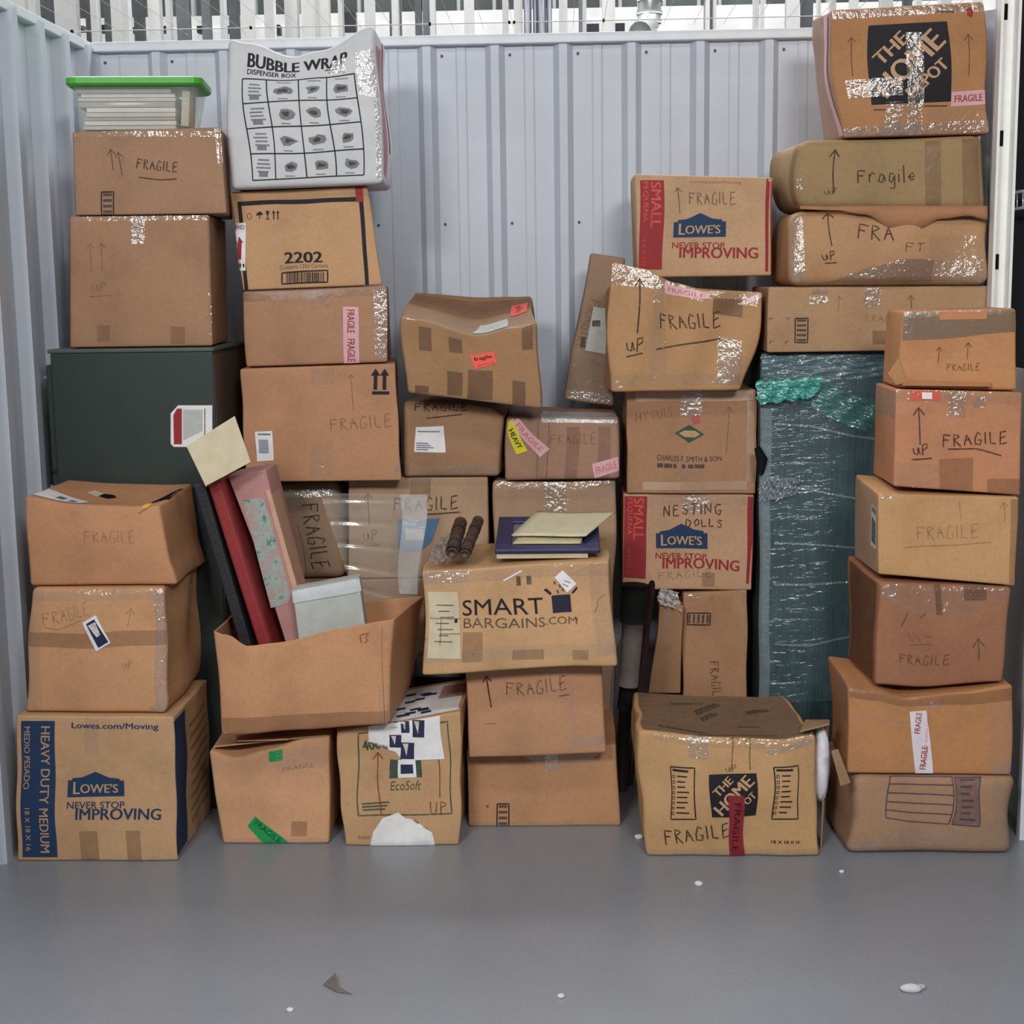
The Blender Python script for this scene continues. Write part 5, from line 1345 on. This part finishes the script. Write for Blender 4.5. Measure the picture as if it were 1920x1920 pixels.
blob(root, 'bag', (pb[0] + 0.010, 4.56, 0.24), (0.026, 0.025, 0.19), paint('white_bag', (196, 200, 208), 0.45, 0.4, 1.2), 4)

E8 = Carton('worn floor box with a big square store logo, marker FRAGILE and red tape', [(1188, 1374), (1532, 1388), (1538, 1606), (1214, 1606)], 0, 0.40, (166, 130, 88), floor=True, n=0.004, seed=50, r=0.010, bf=0.015, bl=0.0,
            top=[(0, 0.008), (0.4, -0.004), (0.8, -0.004), (1, 0.012)], bk=[(0.02, 0.0), (-0.03, 0.01), (0, 0), (0, 0)], bt=-0.012, wave=(0.08, 0.3), left=[(0, 0), (0.6, -0.004), (1, 0.004)])
c = E8
depot_logo(c, [(1332, 1447), (1417, 1446), (1418, 1526), (1334, 1527)])
for x0 in (1257, 1445):
    c.stroke([[(x0, 1436), (x0 + 48, 1434), (x0 + 50, 1532), (x0 + 2, 1534), (x0, 1436)]], 2.2, INK_BLACK, 'printed_list')
    c.rect('printed_list', INK_BLACK, x0 + 4, 1439, x0 + 36, 1443)
    rl = random.Random(x0)
    for k in range(8):
        y = 1450 + k * 10
        c.stroke([[(x0 + 4, y), (x0 + 8, y), (x0 + 8, y + 5), (x0 + 4, y + 5), (x0 + 4, y)]], 1.3, INK_BLACK, 'printed_list'); c.rect('printed_list', INK_BLACK, x0 + 13, y, x0 + 13 + rl.uniform(14, 28), y + 2.5)
c.hand('FRAGILE', 1250, 1582, 26, 19, -8, 3.2, MARK)
c.quad('red_tape', TAPE_RED, [(1364, 1486), (1394, 1486), (1397, 1606), (1366, 1606)], eps=0.003, label='dark red fragile tape strip')
c.text('FRAGILE', 1380, 1548, 96, 13, 92, ink('tape_black', (48, 12, 18), 0.8), 'tape_lettering', eps=0.0036)
c.text('18 X 18 X 16', 1472, 1576, 52, 6, 0, INK_BLACK, bold=0.02)
c.stroke([[(1375, 1440), (1375, 1378)], [(1366, 1388), (1376, 1375), (1386, 1384)], [(1408, 1440), (1407, 1380)], [(1398, 1388), (1408, 1376)]], 2.4, MARK_MID); c.hand('uP', 1364, 1442, 12, 12, 0, 2.2, MARK_MID)
c.rect('packing_tape', TAPE_SHINY, 1294, 1370, 1328, 1418); c.quad('packing_tape', TAPE_CLEAR, [(1220, 1372), (1526, 1386), (1526, 1406), (1220, 1392)]); c.quad('packing_tape', TAPE_SHINY, [(1436, 1405), (1526, 1388), (1526, 1400), (1436, 1414)])
c.quad('packing_tape', TAPE_CLEAR, [(1216, 1590), (1536, 1590), (1538, 1606), (1216, 1606)])
for pts in ([(0.40, 0.55), (0.56, 0.80), (0.50, 0.84), (0.38, 0.66)], [(0.42, 0.42), (0.54, 0.60), (0.50, 0.64), (0.40, 0.50)], [(0.70, 0.60), (0.84, 0.66), (0.82, 0.72), (0.70, 0.68)], [(0.14, 0.14), (0.40, 0.10), (0.40, 0.14), (0.14, 0.20)], [(0.22, 0.75), (0.44, 0.80), (0.44, 0.84), (0.22, 0.80)], [(0.6, 0.3), (0.72, 0.31), (0.72, 0.35), (0.6, 0.34)], [(0.35, 0.04), (0.8, 0.10), (0.8, 0.13), (0.35, 0.07)]):
    c.poly('worn_print', INK_GREY, pts, face='top')
c.quad('packing_tape', film('greying_film', (112, 92, 78), 0.55, 0.3, 0.4, 30.0, 0.2, 1.2, gloss=0.03), [(0.03, 0.03), (0.98, 0.03), (0.97, 0.97), (0.03, 0.97)], face='top')  # brown-grey film over the whole top, darkens and greys the card
# split right edge: foam showing, loose flap
yb8 = E8.Y
blob(E8.root, 'foam_padding', at(1539, 1432, yb8 + 0.06), (0.020, 0.03, 0.088), paint('white_foam', (206, 206, 214), 0.6, 0.3, 1.2, var=0.1), 9, 16)
flap(E8, [(1551, 1362, yb8 + 0.05), (1555, 1362, yb8 + 0.10), (1543, 1600, yb8 + 0.10), (1540, 1602, yb8 + 0.05)], 0.004, card((150, 116, 84)), 'split_edge')
flap(E8, [(1500, 1374, yb8 - 0.005), (1556, 1360, yb8 + 0.01), (1556, 1352, yb8 + 0.10), (1510, 1352, yb8 + 0.10)], 0.005, card((140, 112, 82)), 'torn_flap')

# ---------------- teal wrapped tall piece
def teal_mat():
    m, nt, p, tc = new_mat('teal_quilted_wrap')
    sx = nt.nodes.new('ShaderNodeMapping'); sx.inputs['Scale'].default_value = (160, 1, 6); nt.links.new(tc.outputs['Object'], sx.inputs[0])
    n1 = nt.nodes.new('ShaderNodeTexNoise'); n1.inputs['Scale'].default_value = 1.0; n1.inputs['Detail'].default_value = 2; nt.links.new(sx.outputs[0], n1.inputs['Vector'])
    n2 = noise(nt, tc, 7.0, 4, 0.6)
    r2 = ramp(nt, n2.outputs['Fac'], [(0.3, lin((38, 52, 62))), (0.55, lin((46, 68, 71))), (0.75, lin((56, 84, 86)))])
    r1 = ramp(nt, n1.outputs['Fac'], [(0.35, (0.55, 0.55, 0.58)), (0.6, (1.15, 1.15, 1.15))])
    nt.links.new(mult(nt, r2.outputs[0], r1.outputs[0], 0.8), p.inputs['Base Color'])
    p.inputs['Roughness'].default_value = 0.5
    bump(nt, p, n1.outputs['Fac'], 0.4, 0.003)
    return m
F1 = Carton('tall piece of furniture wrapped in teal quilted padding and stretch film', [(1428, 662), (1716, 658), (1716, 1300), (1425, 1316)], 4.52, 0.30, (54, 80, 82), name='wrapped_furniture', cat='furniture', on=0.0, n=0.003, seed=60, r=0.012, mat=teal_mat(), body='padding')
c = F1
STRETCH = film('stretch_film', (120, 156, 164), 0.14, 0.16, 1.0, 16.0, 0.12, 1.2, (0.5, 1, 2.6), gloss=0.03, bd=0.012)
c.quad('stretch_film', STRETCH, [(1424, 662), (1716, 658), (1716, 1300), (1420, 1310)], eps=0.004)
c.quad('stretch_film', film('edge_film', (140, 160, 168), 0.45, 0.14, 0.8, 30.0, 0.2), [(1424, 760), (1446, 760), (1440, 1310), (1420, 1310)], eps=0.005)
def band(pts, mat, amp, seed):
    P = [at(x, y, 4.505) for x, y in pts]; crumple('gathered_film', F1.root, P, amp, mat, 34, seed, 34)
TURQ = film('turquoise_film', (84, 190, 178), 0.55, 0.2, 0.6, 18.0, 0.3, 1.2, gloss=0.10)
band([(1425, 715), (1545, 706), (1530, 742), (1426, 758)], TURQ, 0.016, 3)
band([(1540, 706), (1660, 770), (1620, 808), (1470, 742)], film('turquoise_film_thin', (74, 160, 152), 0.26, 0.16, 0.8, 30.0, 0.24, 1.2, gloss=0.09), 0.012, 4)
band([(1424, 664), (1690, 662), (1690, 706), (1425, 712)], film('grey_film', (120, 150, 160), 0.30, 0.16, 0.8, 20.0, 0.22, 1.2, gloss=0.06), 0.008, 6)
band([(1424, 898), (1500, 894), (1490, 930), (1424, 940)], film('grey_film2', (160, 174, 184), 0.34, 0.12, 1.0, 40.0, 0.25, 1.2), 0.012, 7)
for ya, yb2 in ((788, 812), (905, 922), (1010, 1016), (1086, 1082), (1196, 1186)):
    c.stroke([[(1450, ya), (1520, ya + 4), (1600, yb2), (1690, yb2 + 14)]], 4.0, film('film_ridge', (170, 190, 196), 0.30, 0.12, 1.0, 60.0, 0.25), 'film_fold', eps=0.006)
sheet_x = at(1426, 870, 4.5)
v, f = tube_vf([at(1420, 840, 4.52), at(1429, 862, 4.50), at(1426, 888, 4.52)], [0.010, 0.018, 0.010], 10); mesh_obj('film_knot', v, f, MBLACK, F1.root)

F2 = Carton('long flat brown box lying on top of the teal wrapped piece', [(1440, 538), (1852, 536), (1850, 652), (1438, 650)], 4.48, 0.38, (152, 120, 88), on=F1, n=0.0015, seed=61)
c = F2
c.stamp(1491, 597, 1515, 642, 5, INK_BLACK, 2.0); c.rect('packing_tape', TAPE_SHINY, 1622, 540, 1652, 574); c.rect('shine_patch', TAPE_SHINY, 1518, 556, 1552, 570)
c.arrow(1572, 585, 1574, 556, 5, 2, MARK_FAINT); c.arrow(1710, 582, 1709, 552, 6, 2.2, MARK_MID); c.hand('FRAGILE', 1624, 602, 12, 12, 0, 2, MARK_FAINT); c.rect('printed_stamp', MARK_FAINT, 1636, 620, 1665, 646)
for x, y in ((1443, 596), (1475, 596), (1443, 640), (1473, 640)): c.stroke([[(x, y), (x + 6, y)], [(x, y), (x, y + 5)]], 1.4, INK_GREY, 'printed_mark')
c.rect('packing_tape', TAPE_BROWN, 1522, 538, 1552, 552)
G3 = Carton('squashed brown box marked UP with a wavy top flap, lying on the long flat box', [(1492, 393), (1856, 404), (1850, 536), (1480, 536)], 4.46, 0.38, (157, 120, 84), on=F2, n=0.004, seed=62, r=0.028, bf=0.015, top=[(0, -0.004), (0.25, 0.0), (0.55, -0.006), (0.8, 0.0), (1, -0.008)], bl=0.012)
c = G3
c.arrow(1563, 462, 1555, 397, 10, 2.8, MARK); c.hand('uP', 1543, 486, 14, 15, -4, 2.6, MARK, underline=[(1546, 492), (1570, 490)]); c.hand('FRA', 1616, 448, 28, 22, 0, 2.8, MARK); c.hand('FT', 1698, 470, 18, 18, 0, 2.4, MARK_MID)
c.quad('packing_tape', TAPE_SHINY, [(1484, 400), (1512, 400), (1510, 534), (1484, 534)]); c.quad('packing_tape', TAPE_SHINY, [(1566, 518), (1700, 484), (1840, 486), (1846, 534)]); c.poly('packing_tape', TAPE_BROWN, [(1546, 532), (1620, 502), (1720, 483), (1750, 486), (1748, 532)])
c.rect('packing_tape', TAPE_CLEAR, 1740, 440, 1852, 486)
# wavy overhanging flap
V, n = [], 40
for i in range(n + 1):
    t = i / n; x = 1500 + 352 * t
    lo = smooth_interp(np.array([t]), [(0, 392), (0.2, 394), (0.34, 402), (0.52, 432), (0.62, 432), (0.75, 410), (0.9, 404), (1, 412)])[0]
    for k, q in enumerate((0, 0.5, 1)):
        y = 386 + (lo - 386) * q; p = at(x, y, 4.452 - 0.006 - 0.006 * math.sin(t * 9) * q); V.append(p)
mesh_obj('wavy_flap', V, [(i * 3 + k, i * 3 + k + 1, (i + 1) * 3 + k + 1, (i + 1) * 3 + k) for i in range(n) for k in range(2)], card((150, 106, 72)), G3.root).modifiers.new('thickness', 'SOLIDIFY').thickness = 0.004
G2 = Carton('olive-brown box with handwritten Fragile and a rounded end, second from top right', [(1498, 262), (1848, 252), (1850, 388), (1500, 394)], 4.46, 0.40, (136, 112, 77), on=G3, n=0.003, seed=63, r=0.032, bl=0.022, bf=0.006, top=[(0, 0), (0.5, -0.004), (1, 0)], bk=[(-0.02, 0), (0, 0), (0, 0), (-0.01, 0)])
c = G2
c.arrow(1573, 360, 1569, 279, 9, 2.8, MARK); c.hand('uP', 1556, 362, 12, 13, 0, 2.4, MARK_MID); c.hand('Fragile', 1616, 344, 24, 18, -4, 2.8, MARK)
c.rect('packing_tape', TAPE_BROWN, 1735, 258, 1765, 388); c.rect('packing_tape', TAPE_BROWN, 1806, 256, 1840, 386); c.quad('packing_tape', TAPE_SHINY, [(1503, 330), (1516, 330), (1516, 352), (1503, 352)])
c.quad('packing_tape', TAPE_BROWN, [(0.86, 0.05), (0.98, 0.05), (0.98, 0.95), (0.86, 0.95)], face='left')
G1 = Carton('tape-swathed box with a square store logo at the very top right', [(1556, 18), (1846, 2), (1857, 246), (1576, 264)], 4.47, 0.28, (152, 107, 67), on=G2, n=0.004, seed=64, r=0.012, bf=0.012, bk=[(0.0, 0.02), (0, 0), (0, 0), (0, 0)], left=[(0, 0.0), (0.5, -0.012), (0.8, -0.008), (1, 0)])
c = G1
depot_logo(c, [(1629, 47), (1775, 41), (1781, 190), (1634, 196)])
c.arrow(1604, 145, 1599, 70, 7, 2.4, MARK_MID); c.arrow(1813, 140, 1810, 64, 8, 2.4, MARK_MID)
c.fragile_tape([(1781, 172), (1852, 168), (1854, 196), (1781, 200)], reps=1)
c.quad('packing_tape', TAPE_SHINY, [(1590, 152), (1694, 144), (1692, 178), (1592, 184)], eps=0.003); c.quad('packing_tape', TAPE_SHINY, [(1702, 60), (1732, 60), (1728, 256), (1700, 256)], eps=0.003); c.quad('packing_tape', TAPE_SHINY, [(1662, 190), (1692, 190), (1692, 258), (1660, 258)])
c.quad('packing_tape', TAPE_SHINY, [(1578, 240), (1856, 224), (1857, 246), (1577, 263)], eps=0.002); c.quad('packing_tape', TAPE_SHINY, [(1556, 20), (1845, 4), (1845, 22), (1556, 36)]); c.quad('packing_tape', TAPE_CLEAR, [(1736, 205), (1852, 200), (1854, 226), (1736, 232)])
c.poly('red_dot', INK_RED, [(1812, 18), (1820, 14), (1824, 22), (1820, 34), (1812, 30)]); c.rect('printed_lettering', INK_GREY, 1638, 204, 1662, 207); c.rect('printed_lettering', INK_GREY, 1730, 197, 1774, 200); c.rect('printed_lettering', INK_GREY, 1760, 20, 1790, 25)
c.quad('packing_tape', TAPE_SHINY, [(0.0, 0.0), (1.0, 0.0), (1, 1), (0, 1)], face='left', eps=0.002)
c.quad('fragile_tape', TAPE_PINK, [(0.62, 0.98), (0.80, 0.98), (1.0, 0.02), (0.86, 0.02)], face='left', eps=0.004)

# ---------------- right front column
G9 = Carton('rumpled floor box with a printed table, lowest of the right-hand stack', [(1608, 1452), (1904, 1456), (1893, 1606), (1590, 1598)], 0, 0.32, (142, 110, 85), floor=True, n=0.005, seed=70, r=0.024, bf=0.012, left=[(0, 0.0), (0.5, 0.0), (1, 0)], bk=[(-0.04, 0), (0, 0), (-0.01, 0), (-0.02, 0)])
c = G9
TP = [(1668, 1456), (1845, 1448), (1828, 1546), (1660, 1530)]
tp = lambda u, v: tuple((np.array(TP[0]) * (1 - u) + np.array(TP[1]) * u) * (1 - v) + (np.array(TP[3]) * (1 - u) + np.array(TP[2]) * u) * v)
PURP = ink('purple_print', (78, 66, 82), 0.8)
for k in range(6): c.stroke([[tp(0, k / 5), tp(0.3, k / 5 + 0.02), tp(0.68, k / 5)]], 2.4, PURP, 'printed_table')
for u in (0, 0.68, 0.71, 1): c.stroke([[tp(u, 0), tp(u, 1)]], 2.4, PURP, 'printed_table')
c.stroke([[tp(0.71, 1), tp(1, 1)], [tp(0.71, 0.02), tp(1, 0.02)]], 2.4, PURP, 'printed_table')
for k in range(7): c.quad('printed_table', PURP, [tp(0.77, 0.08 + k * 0.13), tp(0.94 - (k % 3) * 0.03, 0.08 + k * 0.13), tp(0.94 - (k % 3) * 0.03, 0.12 + k * 0.13), tp(0.77, 0.12 + k * 0.13)])
c.quad('table_shade', ink('purple_wash', (96, 80, 92), 0.4), [tp(0.72, 0.02), tp(1, 0.02), tp(1, 1), tp(0.72, 1)], eps=0.001)
c.quad('packing_tape', TAPE_CLEAR, [(1655, 1560), (1900, 1530), (1894, 1604), (1592, 1598)]); c.quad('packing_tape', TAPE_SHINY, [(1594, 1585), (1640, 1582), (1640, 1598), (1592, 1597)]); c.quad('packing_tape', TAPE_CLEAR, [(1866, 1460), (1900, 1460), (1890, 1600), (1862, 1600)])
flap(G9, [(1560, 1408, G9.Y - 0.06), (1572, 1404, G9.Y - 0.05), (1596, 1468, G9.Y - 0.06), (1578, 1474, G9.Y - 0.08)], 0.006, card((140, 112, 84)), 'loose_flap')
G8 = Carton('brown box with a vertical white FRAGILE tape, second up in the right-hand stack', [(1590, 1300), (1900, 1284), (1896, 1450), (1590, 1449)], 3.92, 0.3, (162, 112, 70), on=G9, n=0.003, seed=71, r=0.008, bk=[(0.0, 0.018), (0, 0.0), (0, 0), (0.01, 0)], top=[(0, 0.016), (0.15, 0.004), (0.35, -0.022), (0.7, -0.014), (1, 0.0)], topw=4, backfade=0.3)
c = G8
c.quad('fragile_tape', TAPE_WHITE, [(1705, 1327), (1738, 1326), (1750, 1450), (1717, 1450)], eps=0.002, label='white tape strip reading FRAGILE')
c.text('FRAGILE', 1722, 1352, 44, 11, -86, INK_RED, 'tape_lettering', 0.01, eps=0.0026); c.text('FRAGILE', 1732, 1420, 44, 11, -84, INK_RED, 'tape_lettering', 0.01, eps=0.0026); c.text('HANDLE WITH CARE', 1737, 1385, 100, 4, -85, INK_PINK, 'tape_lettering', eps=0.0026)
c.quad('packing_tape', TAPE_BROWN, [(1592, 1296), (1898, 1290), (1898, 1314), (1592, 1316)]); c.quad('packing_tape', TAPE_CLEAR, [(1855, 1316), (1899, 1316), (1896, 1448), (1852, 1448)]); c.quad('packing_tape', TAPE_CLEAR, [(1592, 1344), (1705, 1346), (1705, 1352), (1592, 1350)]); c.quad('packing_tape', TAPE_SHINY, [(1858, 1442), (1894, 1424), (1896, 1448), (1860, 1450)])
c.quad('packing_tape', TAPE_SHINY, [(0.62, 0.55), (0.95, 0.6), (0.9, 1.0), (0.4, 1.0)], face='left'); c.rect('packing_tape', TAPE_SHINY, 1742, 1306, 1764, 1324)
G7 = Carton('dark reddish-brown box with arrow at its right, third up in the right-hand stack', [(1649, 1092), (1896, 1102), (1880, 1270), (1640, 1268)], 3.93, 0.3, (138, 94, 67), on=float(G8.topz + 0.008), n=0.004, seed=72, r=0.010, bf=0.010, bk=[(-0.03, 0.02), (0, 0), (0, 0), (-0.015, 0)], bot=[(0, -0.002), (0.4, -0.012), (1, 0.004)])
c = G7
c.arrow(1835, 1238, 1832, 1198, 11, 2.4, MARK_MID); c.hand('FRAGILE', 1690, 1240, 16, 15, 0, 2.2, MARK_MID); c.stroke([[(1690, 1176), (1702, 1148)], [(1724, 1160), (1736, 1150)]], 2.4, MARK_MID)
c.poly('packing_tape', TAPE_CLEAR, [(1652, 1094), (1890, 1102), (1880, 1130), (1820, 1150), (1700, 1152), (1664, 1136)]); c.rect('packing_tape', TAPE_SHINY, 1652, 1098, 1678, 1120); c.rect('packing_tape', TAPE_DARK, 1756, 1094, 1768, 1152); c.rect('packing_tape', TAPE_DARK, 1810, 1098, 1850, 1126)
c.stroke([[(1704, 1186), (1712, 1200), (1720, 1188), (1728, 1200)], [(1734, 1190), (1748, 1192)], [(1706, 1206), (1750, 1204)]], 2.0, ink('purple_faint', (110, 70, 80), 0.4))
c.quad('packing_tape', TAPE_DARK, [(0.1, 0.03), (0.9, 0.03), (0.9, 0.97), (0.1, 0.97)], face='left')
G6 = Carton('golden-brown box with faint FRAGILE and a sticker on its left side', [(1646, 926), (1908, 932), (1904, 1096), (1645, 1088)], 3.94, 0.26, (171, 131, 87), on=G7, n=0.002, seed=73, r=0.006, bk=[(-0.008, 0.02), (0, 0), (0, 0), (-0.01, 0)])
c = G6
c.hand('FRAGILE', 1722, 1012, 24, 18, -2, 2.2, MARK_FAINT, underline=[(1695, 1026), (1780, 1022), (1856, 1018)]); c.arrow(1882, 980, 1880, 942, 7, 2.2, MARK_FAINT); c.stroke([[(1800, 938), (1802, 976)]], 1.6, MARK_FAINT)
c.rect('packing_tape', TAPE_BROWN, 1892, 936, 1906, 1094); c.quad('postal_sticker', PAPER, [(0.72, 0.30), (0.96, 0.30), (0.96, 0.80), (0.72, 0.80)], face='left', eps=0.002); c.poly('sticker_print', NAVY, [(0.76, 0.36), (0.93, 0.34), (0.93, 0.62), (0.76, 0.66)], face='left', eps=0.0026)
c.poly('sticker_print', INK_GREEN, [(0.76, 0.72), (0.93, 0.70), (0.93, 0.78), (0.76, 0.78)], face='left', eps=0.0026); c.quad('packing_tape', TAPE_SHINY, [(0.05, 0.02), (1.0, 0.02), (1.0, 0.98), (0.05, 0.98)], face='left', eps=0.004); c.rect('packing_tape', TAPE_SHINY, 1648, 926, 1672, 936)
G5 = Carton('orange-brown box with bold UP arrow and underlined FRAGILE, right-hand stack', [(1681, 730), (1917, 736), (1912, 931), (1674, 924)], 3.95, 0.26, (166, 113, 79), on=G6, n=0.002, seed=74, r=0.006)
c = G5
c.arrow(1724, 832, 1721, 766, 10, 2.8, MARK); c.hand('uP', 1712, 850, 18, 17, -4, 3.0, MARK, underline=[(1708, 860), (1748, 856)]); c.hand('FRAGILE', 1770, 836, 22, 19, -2, 3.0, MARK, underline=[(1778, 840), (1830, 842), (1878, 856)])
c.quad('packing_tape', TAPE_CLEAR, [(1682, 730), (1916, 736), (1916, 758), (1682, 754)]); c.rect('packing_tape', TAPE_SHINY, 1776, 734, 1812, 782); c.rect('pink_sticker', INK_PINK, 1707, 733, 1762, 752, eps=0.002); c.rect('pink_sticker', PAPER, 1728, 736, 1746, 749, eps=0.0026)
c.rect('packing_tape', TAPE_BROWN, 1762, 858, 1824, 924); c.rect('packing_tape', TAPE_BROWN, 1852, 898, 1912, 930); c.quad('packing_tape', TAPE_CLEAR, [(1678, 866), (1764, 868), (1762, 924), (1675, 922)]); c.rect('packing_tape', TAPE_SHINY, 1826, 742, 1850, 762)
c.quad('packing_tape', TAPE_SHINY, [(0.1, 0.7), (1.0, 0.7), (1.0, 0.98), (0.1, 0.98)], face='left')
G4 = Carton('top box of the right-hand front stack with grey tape and bent side flap', [(1697, 583), (1902, 578), (1908, 722), (1684, 708)], 3.97, 0.22, (166, 116, 74), on=G5, n=0.003, seed=75, r=0.008)
c = G4
GT = film('grey_tape', (128, 104, 82), 0.75, 0.3, 0.3, 30, 0.1, 1.2)
c.quad('packing_tape', GT, [(1697, 584), (1902, 580), (1904, 622), (1695, 640)]); c.rect('bare_patch', card((170, 112, 72)), 1760, 584, 1850, 598, eps=0.002); c.rect('packing_tape', TAPE_SHINY, 1700, 588, 1718, 634)
c.arrow(1760, 682, 1762, 650, 6, 2.2, MARK_MID); c.arrow(1816, 676, 1817, 642, 7, 2.2, MARK_MID); c.hand('FRAGILE', 1778, 696, 12, 10, 0, 2.2, MARK_MID)
flap(G4, [(1684, 672, G4.Y + 0.0), (1664, 702, G4.Y - 0.01), (1680, 722, G4.Y - 0.02), (1700, 718, G4.Y - 0.002)], 0.005, card((160, 116, 72)), 'side_flap'); flap(G4, [(1700, 712, G4.Y - 0.006), (1860, 716, G4.Y - 0.006), (1858, 724, G4.Y - 0.02), (1690, 722, G4.Y - 0.02)], 0.004, card((150, 104, 66)), 'lower_flap')

# ---------------- debris on the floor
def crumb(x, y, r, label, tone, seed, cat='debris', sq=(1, 0.8, 0.6), name='foam_crumb'):
    p = on_floor(x, y); root = None
    o = blob(None, name, (p[0], p[1], r * 0.5), (r, r, r), paint('crumb', tone, 0.7, 0.3, 1.3), seed, 7, sq)
    tag(o, label, cat, 'crumbs on the floor')
    me = o.data; off = Vector((p[0], p[1], 0)); me.transform(Matrix.Translation(-off)); o.location = off
crumb(1198, 1572, 0.010, 'white foam crumb beside the logo floor box', (205, 208, 210), 1)
crumb(1310, 1660, 0.010, 'grey-white chip on the open floor in front of the logo box', (190, 192, 196), 2)
crumb(1578, 1636, 0.006, 'tiny pale fleck in front of the right-hand stack', (190, 194, 200), 3)
crumb(1708, 1858, 0.013, 'pale crumpled crumb near the bottom right of the floor', (176, 180, 186), 4, sq=(1.6, 0.8, 0.6))
crumb(1728, 1853, 0.008, 'small grey crumb right of the pale crumpled one', (150, 152, 158), 5)
crumb(1052, 1870, 0.007, 'small pale fleck near the bottom centre of the floor', (184, 188, 192), 6)
crumb(544, 1896, 0.007, 'pale scrap low on the floor left of the centre', (186, 188, 192), 8)
p = on_floor(606, 1848); q = on_floor(662, 1866); t = on_floor(630, 1836)
V = [p + np.array([0, 0, 0.002]), t + np.array([0, 0, 0.016]), (p + q) / 2 + np.array([0, 0, 0.010]), q + np.array([0, 0, 0.002]), (p + q) / 2 + np.array([0.0, -0.012, 0.002])]
o = mesh_obj('dry_leaf', V, [(0, 1, 2), (0, 2, 4), (2, 3, 4)], paint('dry_leaf', (92, 86, 82), 0.8), None, False, origin=p)
o.modifiers.new('thickness', 'SOLIDIFY').thickness = 0.001; tag(o, 'curled grey dry leaf lying on the bare floor', 'leaf')
for c in ALL: c.finish()
